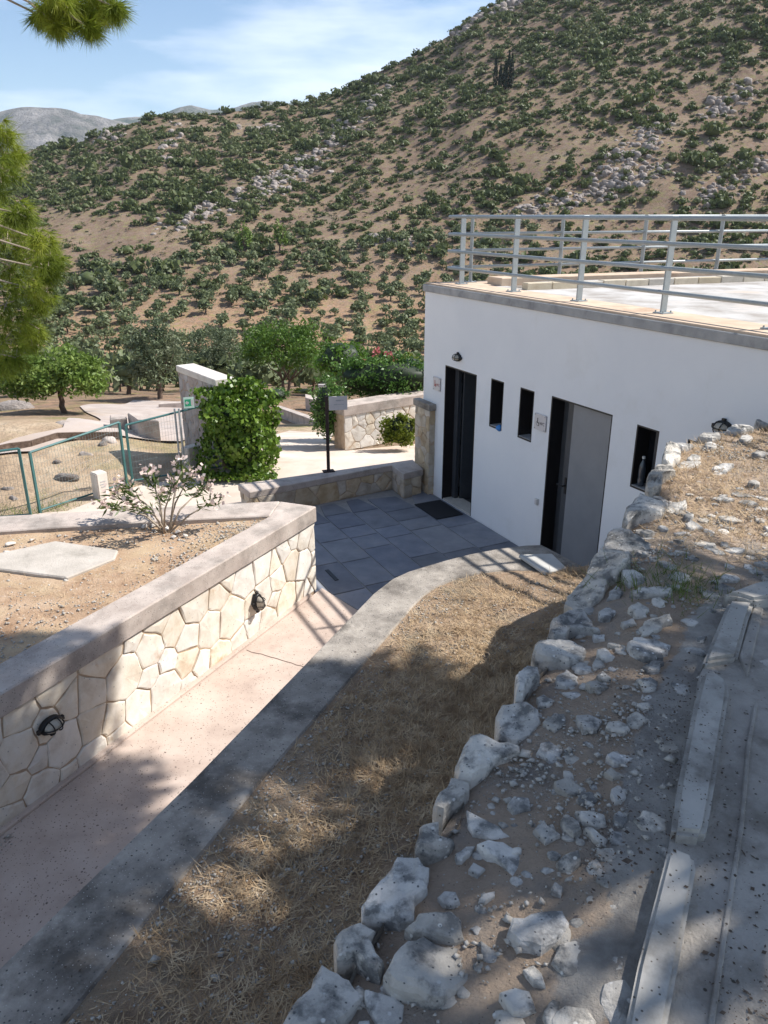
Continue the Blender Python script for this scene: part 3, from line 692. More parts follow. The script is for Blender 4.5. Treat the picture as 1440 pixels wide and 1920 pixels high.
def clip_to(poly, clip):
    """keep the tile if its centre is inside; shrink corners that stick out"""
    c = (sum(p[0] for p in poly)/4, sum(p[1] for p in poly)/4)
    if not in_poly(c, clip): return None
    o = []
    for p in poly:
        q = p
        for k in range(12):
            if in_poly(q, clip): break
            q = (q[0]+(c[0]-q[0])*.12, q[1]+(c[1]-q[1])*.12)
        o.append(q)
    return o
r_ = random.Random(5); o_ = .0
while o_ < 4.6:
    wd = r_.choice([.38, .46, .56, .62]); s_ = -1.2-r_.random()*.6
    while s_ < 6.5:
        ln = r_.choice([.42, .55, .7, .9])*r_.uniform(.9, 1.1); g = .009
        quad = [fw(s_+g, o_+g), fw(s_+ln-g, o_+g), fw(s_+ln-g, o_+wd-g), fw(s_+g, o_+wd-g)]
        q = clip_to(quad, inner)
        if q:
            mb = MB(); h = r_.uniform(-.002, .002); mb.prism(q, ZP-.03, ZP+h); mb.build('tile', M['slate'], patio, bevel=.004)
        s_ += ln
    o_ += wd
# small floor drain
p = at(622, 1078, ZP+.006); mb = MB()
mb.obox(p, Vector((*fd, 0))*.17, Vector((*nd, 0))*.025, (0, 0, .004)); dr = mb.build('drain_slot', M['black'], patio)

# far pavement, draped on the ground
def drape(name, poly, mat, off, res=.5):
    xs = [p[0] for p in poly]; ys = [p[1] for p in poly]
    bm = bmesh.new(); vs = [bm.verts.new((p[0], p[1], 0)) for p in poly]; bm.faces.new(vs)
    bmesh.ops.triangulate(bm, faces=bm.faces)
    for it in range(9):
        ed = [e for e in bm.edges if e.calc_length() > res]
        if not ed: break
        bmesh.ops.subdivide_edges(bm, edges=ed, cuts=1); bmesh.ops.triangulate(bm, faces=bm.faces)
    for v_ in bm.verts: v_.co.z = float(terr(v_.co.x, v_.co.y))+off
    for f in bm.faces:
        if f.normal.z < 0: f.normal_flip()
    bm.normal_update(); me = bpy.data.meshes.new(name); bm.to_mesh(me); bm.free()
    ob = link(name, me, mat); me.shade_smooth(); return struct(ob)
h_ = [hit(u_, v_) for (u_, v_) in [(470, 812), (515, 790), (600, 800), (640, 830)]]
pv = [(-9, 9.3), (-4.6, 9.0), (-1.3, 8.9), (-2.4, 11.2), (-1.2, 12.3), (.35, 13.2), (1.0, 13.4), (1.6, 15.8), (.8, 16.3), (-.8, 15.3), (-1.2, 16.5), (-1.3, 19.5), (-2.6, 20.5), (-2.9, 16.5), (-2.2, 14.0), (-3.2, 13.3), (-4.2, 12.6), (-5.0, 11.3), (-9, 10.4)]
drape('pavement', pv, M['pave'], .035, .45)
rd = [hit(u_, v_) for (u_, v_) in [(-60, 872), (60, 852), (180, 822), (250, 812), (340, 832), (420, 812), (420, 772), (360, 754), (250, 752), (150, 764), (190, 790), (120, 812), (0, 838), (-80, 855)]]
drape('road', [(p.x, p.y) for p in rd], M['road'], .05, .5)

# ------------------------------------------------------------------ sunken path walls
ZC = -3.28; ZG = -3.36
plw = thing('planter_wall', 'stone-faced planter wall with wide concrete coping beside the sunken path', 'wall', (*pw(2, .2), ZP))
B0 = (-1.27, 8.80)
outer_b = [B0, (-1.87, 8.72), (-3.0, 8.53), (-4.45, 8.30), (-9, 7.55)]
inner_b = [(-1.33, 8.31), (-2.2, 8.20), (-3.0, 8.08), (-4.25, 7.84), (-8.9, 7.05)]
body = [pw(.03, .03), pw(11, .03), pw(11, .42)]+[(-1.38, 8.25)]+[(p[0], p[1]-.05) for p in inner_b[1:]]+[(p[0], p[1]-.03) for p in outer_b[::-1]]
mb = MB(); mb.prism(body, ZP-.2, ZC-.19); mb.build('mortar_core', M['mortar_tan'], plw)
s_in = .55
mb = MB(); mb.prism([pw(0, -.01), pw(11, -.01), pw(11, .45), inner_b[0], B0], ZC-.2, ZC); mb.build('coping', M['coping'], plw, bevel=.012)
mb = MB(); mb.prism(outer_b+inner_b[::-1], ZC-.2, ZC+.003); mb.build('coping', M['coping'], plw, bevel=.012)
facing(plw, pw(.02, .03), pl_dir, (.888, -.459), 6.6, ZP+.0, ZC-.2, .285, M['wall_stone'], 3, .03)
# apex end facing the patio
ea = Vector(pw(.03, .03)); eb = Vector((B0[0], B0[1]-.03)); ed_ = (eb-ea).normalized()
facing(plw, ea, ed_, (.353, .935), (eb-ea).length, ZP, ZC-.2, .3, M['wall_stone'], 8, .02)
# concrete footing strip at the foot of the stones
mb = MB(); mb.prism([pw(.2, -.035), pw(8, -.035), pw(8, .03), pw(.2, .03)], ZP-.1, ZP+.035); mb.build('footing', M['path'], plw, bevel=.01)
# planter soil
def sheet(name, rows, mat, zf, nx, parent=None):
    """rows: list of (left point, right point); grid between"""
    V = []; Fc = []
    for (a, b) in rows:
        for i in range(nx+1):
            t = i/nx; x_ = a[0]+(b[0]-a[0])*t; y_ = a[1]+(b[1]-a[1])*t; V.append((x_, y_, zf(x_, y_, t)))
    for j in range(len(rows)-1):
        for i in range(nx):
            k = j*(nx+1)+i; Fc.append((k, k+1, k+nx+2, k+nx+1))
    ob = mesh(name, V, Fc, mat, parent, True)
    if ob.data.polygons[0].normal.z < 0: ob.data.flip_normals()
    return ob
rows = []
for k in range(70):
    t = k/69
    b_in = Vector(inner_b[0]).lerp(Vector((-8.9, 7.05)), t); r_in = Vector(inner_b[0]).lerp(Vector(pw(11, .44)), t)
    rows.append(((b_in.x, b_in.y+.03), (r_in.x, r_in.y)))
struct(sheet('planter_soil', rows, M['soil'], lambda x_, y_, t: ZG+.05*fbm(np.array(x_*1.5), np.array(y_*1.5))+.02*fbm(np.array(x_*9), np.array(y_*9))+.03, 60))
# retaining wall on the right of the path
rw = thing('retaining_wall', 'lichen-dark concrete coping curving along the dry grass bank', 'wall', (-.5, 5, ZP))
ZM = -3.15
mb = MB(); mb.prism([(p[0]+.05, p[1]-.03) for p in cop_out]+[(1.9, 6.70), (2.45, 5.75), (2.6, 5.2), (2.2, 5.0)]+cop_in[::-1], ZP-.2, ZM-.15); mb.build('wall_core', M['wall_stone_dark'], rw)
mb = MB(); mb.prism(cop_out+[(1.895, 6.69), (2.5, 5.7), (2.2, 5.45)]+cop_in[::-1], ZM-.16, ZM); mb.build('coping', M['coping_dark'], rw, bevel=.012)
# low seat wall at the far side of the patio
ZS = -3.97
sw = thing('seat_wall', 'low stone seat wall with concrete cap closing the patio', 'wall', (-1, 11.6, ZP))
swp = [(-2.06, 11.04), (.135, 12.40), (.315, 11.93), (.66, 12.18), (.50, 12.72), (-2.30, 11.42)]
mb = MB(); mb.prism(swp, ZS-.11, ZS); mb.build('cap', M['coping'], sw, bevel=.01)
swb = [(-2.02, 11.08), (.14, 12.43), (.325, 11.965), (.62, 12.2), (.48, 12.68), (-2.26, 11.40)]
mb = MB(); mb.prism(swb, ZP-.2, ZS-.10); mb.build('mortar_core', M['mortar_tan'], sw)
def face_between(parent, a, b, z0, z1, cell, mat, seed, depth=.025):
    a, b = Vector(a), Vector(b); d = (b-a).normalized(); facing(parent, a, d, (d.y, -d.x), (b-a).length, z0, z1, cell, mat, seed, depth)
face_between(sw, swb[0], swb[1], ZP, ZS-.11, .30, M['wall_stone_dark'], 21)
face_between(sw, swb[1], swb[2], ZP, ZS-.11, .28, M['wall_stone_dark'], 22)
face_between(sw, swb[2], swb[3], ZP, ZS-.11, .26, M['wall_stone_dark'], 23)
face_between(sw, swb[5], swb[0], ZP, ZS-.11, .26, M['wall_stone_dark'], 24)
# stone pilaster on the building corner
pil = thing('stone_pilaster', 'narrow stone pilaster with concrete cap at the white building corner', 'pilaster', (*fw(.15, .06), ZP))
pp = [fw(-.08, .002), fw(.40, .002), fw(.40, .10), fw(-.08, .10)]
mb = MB(); mb.prism(pp, ZP-.1, -2.97); mb.build('mortar_core', M['mortar_tan'], pil)
mb = MB(); mb.prism([fw(-.11, .002), fw(.43, .002), fw(.43, .135), fw(-.11, .135)], -2.968, -2.86); mb.build('cap', M['coping_dark'], pil, bevel=.008)
facing(pil, fw(-.08, .10), fd, nd, .48, ZP, -2.97, .2, M['wall_stone_dark'], 31, .02)
facing(pil, fw(.40, .10), -nd, fd, .098, ZP, -2.97, .25, M['wall_stone_dark'], 32, .012)

# ------------------------------------------------------------------ white building
ZR = -1.03
gd = Vector((.935, .355)).normalized()
bld = thing('white_building', 'white rendered toilet building with flat roof and dark openings', 'building', (*fw(2, 0), ZP))
SL = 9.5
OPEN = [(.675, 1.57, ZP, -2.19), (1.94, 2.255, -2.865, -2.17), (2.635, 2.945, -2.855, -2.165), (3.30, 4.41, ZP, -2.148), (4.80, 5.13, -2.89, -2.165), (5.52, 5.84, -2.87, -2.15)]
sb = sorted({0, SL}|{o[0] for o in OPEN}|{o[1] for o in OPEN}); zb = sorted({ZP-.1, -1.142}|{o[2] for o in OPEN}|{o[3] for o in OPEN})
def P3(s, o, z): p = fw(s, o); return Vector((p[0], p[1], z))
mb = MB()
for i in range(len(sb)-1):
    for j in range(len(zb)-1):
        sc, zc = (sb[i]+sb[i+1])/2, (zb[j]+zb[j+1])/2
        if any(o[0] < sc < o[1] and o[2] < zc < o[3] for o in OPEN): continue
        for off, fl in ((0, 0), (-.25, 1)):
            q = [P3(sb[i], off, zb[j]), P3(sb[i+1], off, zb[j]), P3(sb[i+1], off, zb[j+1]), P3(sb[i], off, zb[j+1])]
            mb.add(q[::-1] if fl else q, [(0, 1, 2, 3)])
# side and rear walls
c3 = Vector(fw(0)); e3 = Vector(fw(SL)); gL = 10
mb.prism([tuple(c3), tuple(c3+gd*gL), tuple(c3+gd*gL-Vector((-gd.y, gd.x))*.25), tuple(c3-Vector((-gd.y, gd.x))*.25+gd*.3)], ZP-.3, -1.142)
mb.prism([tuple(e3), tuple(e3+gd*gL), tuple(e3+gd*gL+Vector((-gd.y, gd.x))*.25), tuple(e3+Vector((-gd.y, gd.x))*.25)], ZP-.3, -1.142)
mb.prism([tuple(c3+gd*gL), tuple(e3+gd*gL), tuple(e3+gd*(gL-.25)), tuple(c3+gd*(gL-.25))], ZP-.3, -1.142)
mb.build('wall', M['white_wall'], bld)
# rooms behind the openings, their darkness put into the wall colour
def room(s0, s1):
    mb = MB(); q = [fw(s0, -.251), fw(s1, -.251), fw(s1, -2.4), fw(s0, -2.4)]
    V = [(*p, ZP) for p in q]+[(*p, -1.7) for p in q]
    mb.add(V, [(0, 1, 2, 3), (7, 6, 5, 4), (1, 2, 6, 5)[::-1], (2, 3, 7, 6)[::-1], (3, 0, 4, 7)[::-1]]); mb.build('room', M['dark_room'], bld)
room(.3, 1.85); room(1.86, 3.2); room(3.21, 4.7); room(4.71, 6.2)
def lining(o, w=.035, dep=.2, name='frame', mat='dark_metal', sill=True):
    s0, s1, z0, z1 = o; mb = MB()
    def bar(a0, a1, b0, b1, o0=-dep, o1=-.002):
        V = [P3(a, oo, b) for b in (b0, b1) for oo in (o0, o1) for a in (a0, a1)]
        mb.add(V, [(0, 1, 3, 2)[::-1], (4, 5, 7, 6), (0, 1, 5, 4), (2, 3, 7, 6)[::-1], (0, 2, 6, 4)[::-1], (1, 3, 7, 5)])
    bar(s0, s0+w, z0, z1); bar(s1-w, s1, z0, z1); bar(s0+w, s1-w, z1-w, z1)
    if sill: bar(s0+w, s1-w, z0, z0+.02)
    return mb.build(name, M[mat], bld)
def panel(parent, name, mat, s0, s1, z0, z1, o0, o1, bevel=0):
    mb = MB(); mb.prism([fw(s0, o0), fw(s1, o0), fw(s1, o1), fw(s0, o1)], z0, z1); return mb.build(name, M[mat], parent, bevel=bevel)
for k in (1, 2, 4, 5):
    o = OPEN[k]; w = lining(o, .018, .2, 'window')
    panel(w, 'pane', 'glass_dark', o[0]+.018, o[1]-.018, o[2]+.02, o[3]-.018, -.205, -.185)
    panel(w, 'mullion', 'grey_metal', (o[0]+o[1])/2-.02, (o[0]+o[1])/2+.02, o[2]+.02, o[3]-.02, -.185, -.15)
    panel(w, 'sill', 'fascia', o[0]+.02, o[1]-.02, o[2]+.021, o[2]+.03, -.18, -.004)
# open door on the left
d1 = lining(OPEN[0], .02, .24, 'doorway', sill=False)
panel(d1, 'door_frame', 'grey_metal', .70, .80, ZP, -2.21, -.24, -.17, .004)
panel(d1, 'door_frame', 'grey_metal', 1.49, 1.55, ZP, -2.21, -.24, -.17, .004)
mb = MB(); hx = P3(.83, -.25, 0); sdir = (Vector((*(-nd), 0))*.97+Vector((*fd, 0))*.22).normalized(); sd2 = Vector((-sdir.y, sdir.x, 0))
mb.obox(hx+sdir*.40+Vector((0, 0, (ZP-2.23)/2)), sdir*.40, sd2*.02, (0, 0, (-2.23-ZP)/2-.01)); leaf = mb.build('door_leaf', M['grey_metal'], d1, bevel=.004)
mb = MB(); hp = hx+sdir*.72+Vector((0, 0, -3.35)); mb.tube([hp-sd2*.02, hp-sd2*.07, hp-sd2*.07-sdir*.10], .011, 6); mb.obox(hp-sd2*.022, sdir*.02, sd2*.004, (0, 0, .10)); mb.build('handle', M['black'], d1)
panel(d1, 'threshold', 'kerb_block', .695, 1.55, ZP-.02, ZP+.018, -.30, -.01, .004)
# grey door on the right
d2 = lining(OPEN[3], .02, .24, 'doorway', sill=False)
panel(d2, 'door_frame', 'grey_metal', 3.52, 3.575, ZP, -2.17, -.24, -.10, .004)
panel(d2, 'door_frame', 'grey_metal', 3.585, 3.65, ZP, -2.17, -.22, -.075, .004)
panel(d2, 'door_frame', 'grey_metal', 3.32, 3.52, ZP, -2.17, -.24, -.20, .004)
panel(d2, 'door_leaf', 'door_grey', 3.668, 4.388, ZP+.01, -2.17, -.10, -.055, .004)
mb = MB(); hp = P3(3.625, -.075, -3.26); n3 = Vector((*nd, 0)); f3 = Vector((*fd, 0))
mb.obox(hp+n3*.006, f3*.02, n3*.006, (0, 0, .11)); mb.tube([hp, hp+n3*.055, hp+n3*.055-f3*.11], .012, 6); mb.build('handle', M['black'], d2, bevel=.003)
# roof: slab with fascia, screed border, flaking deck, kerb blocks
def rp(s, g): p = C0+fd*s+gd*g; return (p.x, p.y)
mb = MB(); mb.prism([fw(-.03, .035), fw(SL, .035), tuple(Vector(fw(SL, .0))+gd*gL), tuple(Vector(fw(-.03, 0))+gd*gL)], -1.141, ZR-.006); mb.build('roof_slab', M['fascia'], bld, bevel=.008)
mb = MB(); mb.prism([rp(-.015, .0), rp(SL, .0), rp(SL, .62), rp(.7, .62), rp(.7, 9.9), rp(-.015, 9.9)], ZR-.02, ZR+.018); mb.build('roof_border', M['roof_tan'], bld, bevel=.006)
mb = MB(); mb.prism([rp(.72, .64), rp(SL, .64), rp(SL, 9.9), rp(.72, 9.9)], ZR-.02, ZR+.004); mb.build('roof_deck', M['roof_white'], bld)
mb = MB(); mb.prism([rp(.86, .9), rp(1.32, .9), rp(1.32, 9.9), rp(.86, 9.9)], ZR-.02, ZR+.009); mb.build('roof_channel', M['roof_dark'], bld)
mb = MB(); mb.prism([rp(.45, .8), rp(.84, .8), rp(.84, 9.9), rp(.45, 9.9)], ZR, ZR+.12); mb.build('roof_kerb', M['roof_tan'], bld, bevel=.01)
mb = MB(); mb.prism([rp(1.05, 1.2), rp(1.16, 1.2), rp(1.16, 9.9), rp(1.05, 9.9)], ZR, ZR+.07); mb.build('roof_kerb', M['fascia'], bld, bevel=.008)
g_ = .75; r_ = random.Random(3)
while g_ < 9.6:
    ln = r_.uniform(.40, .48); mb = MB(); mb.prism([rp(1.42, g_+.006), rp(1.56, g_+.006), rp(1.56, g_+ln-.006), rp(1.42, g_+ln-.006)], ZR, ZR+.10+r_.uniform(-.006, .006)); mb.build('kerb_block', M['kerb_block'], bld, bevel=.008); g_ += ln

# ------------------------------------------------------------------ roof railing
rl = thing('roof_railing', 'grey steel railing with four rails round the flat roof edge', 'railing', (1.2, 12.2, ZR))
HT = [.965, .715, .47, .225]
fposts = [Vector((1.19, 12.26)), Vector((1.795, 11.03)), Vector((2.41, 9.80)), Vector((3.03, 8.56)), Vector((3.64, 7.33)), Vector((4.25, 6.1))]
sposts = [Vector((1.36, 12.60))+Vector((.936, .352))*k*1.62 for k in range(6)]
def post(p, along):
    al = Vector((*along, 0)); cr_ = Vector((-along[1], along[0], 0))
    mb = MB(); mb.obox((p.x, p.y, ZR+.018+.5), al*.011, cr_*.042, (0, 0, .49)); ob = mb.build('post', M['galv'], rl, bevel=.004)
    mb = MB(); mb.obox((p.x, p.y, ZR+.018+.006), al*.075, cr_*.075, (0, 0, .006))
    for i in (-1, 1):
        for j in (-1, 1): mb.tube([Vector((p.x, p.y, ZR+.025))+al*.055*i+cr_*.055*j, Vector((p.x, p.y, ZR+.05))+al*.055*i+cr_*.055*j], .009, 6)
    mb.build('base_plate', M['galv'], ob)
fdir = (fposts[-1]-fposts[0]).normalized(); sdir2 = Vector((.936, .352))
for p in fposts: post(p, (fdir.x, fdir.y))
for p in sposts: post(p, (sdir2.x, sdir2.y))
fo = Vector((-fdir.y, fdir.x)); fo = fo if fo.dot(nd) > 0 else -fo
so2 = Vector((-sdir2.y, sdir2.x))
for h in HT:
    a = fposts[0]+fo*.062-fdir*.30; b = fposts[-1]+fo*.062+fdir*1
    mb = MB(); mb.tube([(a.x, a.y, ZR+.018+h), (b.x, b.y, ZR+.018+h)], .024, 10); mb.build('rail', M['galv'], rl, smooth=True)
    a = sposts[0]+so2*.062-sdir2*.30; b = sposts[-1]+so2*.062+sdir2*.5
    mb = MB(); mb.tube([(a.x, a.y, ZR+.018+h+.004), (b.x, b.y, ZR+.018+h+.004)], .024, 10); mb.build('rail', M['galv'], rl, smooth=True)

# ------------------------------------------------------------------ fittings on the walls
def bulkhead(label, P, n, along, tilt=0, s=1.0):
    """caged bulkhead lamp: P on the wall, n outward, along the lamp's long axis"""
    n = Vector(n).normalized(); a = Vector(along).normalized(); up = n.cross(a).normalized()
    t = thing('bulkhead_lamp', label, 'wall lamp', P); P = Vector(P)
    def ring(rx, ry, h, k=18): return [P+a*math.cos(2*math.pi*i/k)*rx*s+up*math.sin(2*math.pi*i/k)*ry*s+n*h*s for i in range(k)]
    def lathe(prof, name, mat):
        mb = MB(); V = []; k = 18
        for (rx, ry, h) in prof: V += ring(rx, ry, h)
        Fc = [(j*k+i, j*k+(i+1) % k, (j+1)*k+(i+1) % k, (j+1)*k+i) for j in range(len(prof)-1) for i in range(k)]
        Fc.append(tuple(range((len(prof)-1)*k, len(prof)*k))); mb.add(V, Fc); return mb.build(name, mat, t, smooth=True)
    lathe([(.105, .07, 0), (.105, .07, .03), (.098, .064, .042), (.085, .052, .045)], 'housing', M['black'])
    lathe([(.082, .05, .04), (.08, .048, .06), (.066, .038, .085), (.04, .022, .1), (.01, .006, .104)], 'lens', M['lamp_glass'])
    mb = MB()
    for q in (-.4, .4):
        pts = [P+a*(q*.09*s)+up*math.cos(th)*.058*s+n*(.045+.068*math.sin(th))*s for th in np.linspace(0, math.pi, 9)]
        mb.tube(pts, .0055*s, 5)
    pts = [P+a*math.cos(th)*.09*s+n*(.045+.07*math.sin(th))*s for th in np.linspace(0, math.pi, 11)]
    mb.tube(pts, .0055*s, 5); mb.build('cage', M['black'], t)
    mb = MB(); 
    for q in (-1, 1): mb.obox(P+a*q*.112*s+n*.018*s, a*.016*s, up*.018*s, n*.014*s)
    mb.obox(P+up*.078*s+n*.02*s, a*.02*s, up*.014*s, n*.014*s); mb.build('lug', M['black'], t, bevel=.003)
n3 = Vector((*nd, 0)); f3 = Vector((*fd, 0))
bulkhead('small caged lamp on the white wall above the open doorway', P3(1.053, .002, -2.015), n3, f3, s=.85)
bulkhead('caged lamp low on the white wall just above the rubble terrace', P3(5.93, .002, -1.93), n3, f3, s=1.0)
pn = Vector((.888, -.459, 0)); pa = Vector((pl_dir.x, pl_dir.y, 0))
def on_planter(u, v):
    d = ray(u, v); q = Vector(pw(0, 0)); nn = Vector((.888, -.459)); t = (q.x*nn.x+q.y*nn.y)/(d[0]*nn.x+d[1]*nn.y)
    return Vector((d[0]*t, d[1]*t, d[2]*t))
bulkhead('caged lamp on the shaded stone planter wall, near the picture edge', on_planter(92, 1358)+pn*.0, pn, pa+Vector((0, 0, -.0)))
bulkhead('caged lamp on the sunlit end of the stone planter wall', on_planter(480, 1128)+pn*.0, pn, Vector((0, 0, 1)))
def text_mesh(name, body, size, mat, parent, P, xd, yd, ext=.0008):
    cu = bpy.data.curves.new(name, 'FONT'); cu.body = body; cu.size = size; cu.extrude = ext; cu.align_x = 'CENTER'; cu.align_y = 'CENTER'
    to = bpy.data.objects.new(name, cu); col.objects.link(to); bpy.context.view_layer.update()
    me = bpy.data.meshes.new_from_object(to.evaluated_get(bpy.context.evaluated_depsgraph_get())); bpy.data.objects.remove(to); bpy.data.curves.remove(cu)
    xd = Vector(xd).normalized(); yd = Vector(yd).normalized(); zd = xd.cross(yd)
    for v_ in me.vertices: v_.co = Vector(P)+xd*v_.co.x+yd*v_.co.y+zd*(v_.co.z+.0006)
    me.name = name; return link(name, me, mat, parent)
def wc_sign(label, s0, s1, z0, z1, ink, chair):
    t = thing('toilet_sign', label, 'sign', P3((s0+s1)/2, 0, z0)); mb = MB()
    mb.prism([fw(s0, .008), fw(s1, .008), fw(s1, .022), fw(s0, .022)], z0, z1); mb.build('plate', M['sign_white'], t, bevel=.005)
    c = P3((s0+s1)/2, .0225, (z0+z1)/2)
    for i in (-1, 1):
        for j in (-1, 1):
            q = P3((s0+s1)/2+i*(s1-s0)*.42, .0, (z0+z1)/2+j*(z1-z0)*.42); mb = MB(); mb.tube([q+n3*.002, q+n3*.027], .008, 8); mb.build('screw', M['galv'], t)
    # pictogram
    mb = MB(); q = c-f3*.045
    def disc(cc, r, k=12): mb.add([cc+f3*math.cos(6.283*i/k)*r+Vector((0, 0, math.sin(6.283*i/k)*r))+n3*.0008 for i in range(k)], [tuple(range(k))])
    disc(q+Vector((0, 0, .042)), .011)
    mb.obox(q+Vector((0, 0, .008)), f3*.009, n3*.001, (0, 0, .022)); mb.obox(q+f3*.012+Vector((0, 0, -.012)), f3*.018, n3*.001, (0, 0, .006)); mb.obox(q+f3*.028+Vector((0, 0, -.03)), f3*.006, n3*.001, (0, 0, .02))
    if chair:
        k = 14; V = []
        for i in range(k):
            th = math.pi*.75+i/(k-1)*math.pi*1.3
            for r_ in (.034, .028): V.append(q+f3*(.004+math.cos(th)*r_)+Vector((0, 0, -.02+math.sin(th)*r_))+n3*.001)
        mb.add(V, [(2*i, 2*i+1, 2*i+3, 2*i+2) for i in range(k-1)])
    else: mb.obox(q+Vector((0, 0, -.03)), f3*.014, n3*.001, (0, 0, .014))
    mb.build('pictogram', ink, t)
    text_mesh('lettering', 'WC', .06, ink, t, c+f3*.05-Vector((0, 0, .012)), f3, (0, 0, 1))
wc_sign('pale sign with red figure beside the open doorway', .34, .56, -2.635, -2.42, M['sign_red'], False)
wc_sign('pale sign with wheelchair figure and WC beside the grey door', 3.005, 3.245, -2.64, -2.425, M['sign_ink'], True)
t = thing('light_switch', 'small white switch box low on the wall beside the grey door', 'switch', P3(3.17, 0, -3.66)); panel(t, 'box', 'plastic_white', 3.145, 3.205, -3.66, -3.57, .002, .03, .004); panel(t, 'cover', 'sign_white', 3.155, 3.195, -3.645, -3.585, .03, .036, .002)
# blue cloth on the first sill
cv, cf = ico(3); c = P3(2.19, -.02, -2.835)
W = np.array([c[:]])+cv*np.array([.055, .055, .042])*np.array([[1+.45*mnoise.noise(Vector(q)*2.3)+.2*mnoise.noise(Vector(q)*6)] for q in cv])
tag(link('blue_bag', fast_mesh('blue_bag', W, cf, True), M['blue_cloth']), 'crumpled blue plastic bag on the sill of the first small window', 'bag')
# bottles on the third sill
def bottle(label, s, o, h, r):
    t = thing('water_bottle', label, 'bottle', P3(s, o, -2.858)); b0 = P3(s, o, -2.858)
    prof = [(0, r*.9), (.02, r), (.2, r), (.24, r*.88), (.3, r), (.55, r), (.72, r*.85), (.86, r*.36), (.92, r*.34)]
    mb = MB(); mb.tube([b0+Vector((0, 0, h*a)) for a, _ in prof], [q for _, q in prof], 12); mb.build('bottle_body', M['bottle'], t, smooth=True)
    mb = MB(); mb.tube([b0+Vector((0, 0, h*.92)), b0+Vector((0, 0, h))], r*.42, 10); mb.build('cap', M['plastic_white'], t)
bottle('tall clear plastic bottle standing in the third small window', 4.89, -.07, .34, .042)
bottle('short clear plastic bottle beside the tall one in the window', 5.02, -.06, .17, .035)
# conduit along the wall at the terrace edge
mb = MB(); q = [atY(1336, 822, 6.72), atY(1340, 813, 6.72), atY(1400, 810, 6.55), atY(1450, 806, 6.42)]; mb.tube(q, .017, 8)
tag(mb.build('conduit_pipe', M['galv'], smooth=True), 'thin grey pipe at the terrace edge under the right lamp', 'pipe')
# doormat
mb = MB(); p0 = at(822, 955, ZP+.008); mb.obox(p0, f3*.36, n3*.24, (0, 0, .008))
dm = mb.build('doormat', M['mat_rubber'], bevel=.004); tag(dm, 'black rubber doormat on the slate before the open doorway', 'doormat')

# ------------------------------------------------------------------ rubble terrace
ZT = -1.74
def xl(y_):                                       # left edge of the terrace (top of the old rubble wall)
    return np.interp(y_, [-8, 0, 1.25, 4.16, 5.77, 6.05, 6.35, 6.5], [-5.0, -.84, -.15, 1.42, 2.22, 2.62, 3.15, 3.6])
def zterr(x_, y_):
    e = np.asarray(x_)-xl(y_)
    z_ = ZT+.05*fbm(np.asarray(x_)*1.6, np.asarray(y_)*1.6, 4)+.02*fbm(np.asarray(x_)*8, np.asarray(y_)*8, 3)
    kx = np.interp(y_, [0, 1.15, 1.6, 2.2, 3.2, 4.5], [.18, .50, .63, .86, 1.32, 1.7])     # kerb line
    k = np.clip((np.asarray(x_)-kx+.40)/.35, 0, 1)
    return z_+.055*k-.05*np.exp(-np.clip(e, 0, None)/.08)+.06*np.clip((np.asarray(y_)-4.4)/1.5, 0, 1)*np.clip((e-.3)/1.5, 0, 1)
ys = np.concatenate([np.linspace(-8, .2, 14)[:-1], np.linspace(.2, 6.48, 150)]); off = np.concatenate([np.linspace(0, 3.2, 90), np.linspace(3.4, 14, 16)])
YY, OO = np.meshgrid(ys, off, indexing='ij'); XX = xl(YY)+OO
wx = np.where(YY > 4.1, C0.x+fd.x*(YY-C0.y)/fd.y-.02, 99)     # building face
XX = np.minimum(XX, wx); ZZ = zterr(XX, YY)
nI, nJ = XX.shape; idx = np.arange(nI*nJ).reshape(nI, nJ)
Fq = np.stack([idx[:-1, :-1], idx[:-1, 1:], idx[1:, 1:], idx[1:, :-1]], -1).reshape(-1, 4)
me = fast_mesh('terrace_ground', np.stack([XX, YY, ZZ], -1).reshape(-1, 3), Fq, True)
tg = link('terrace_ground', me, M['dirt']); struct(tg)
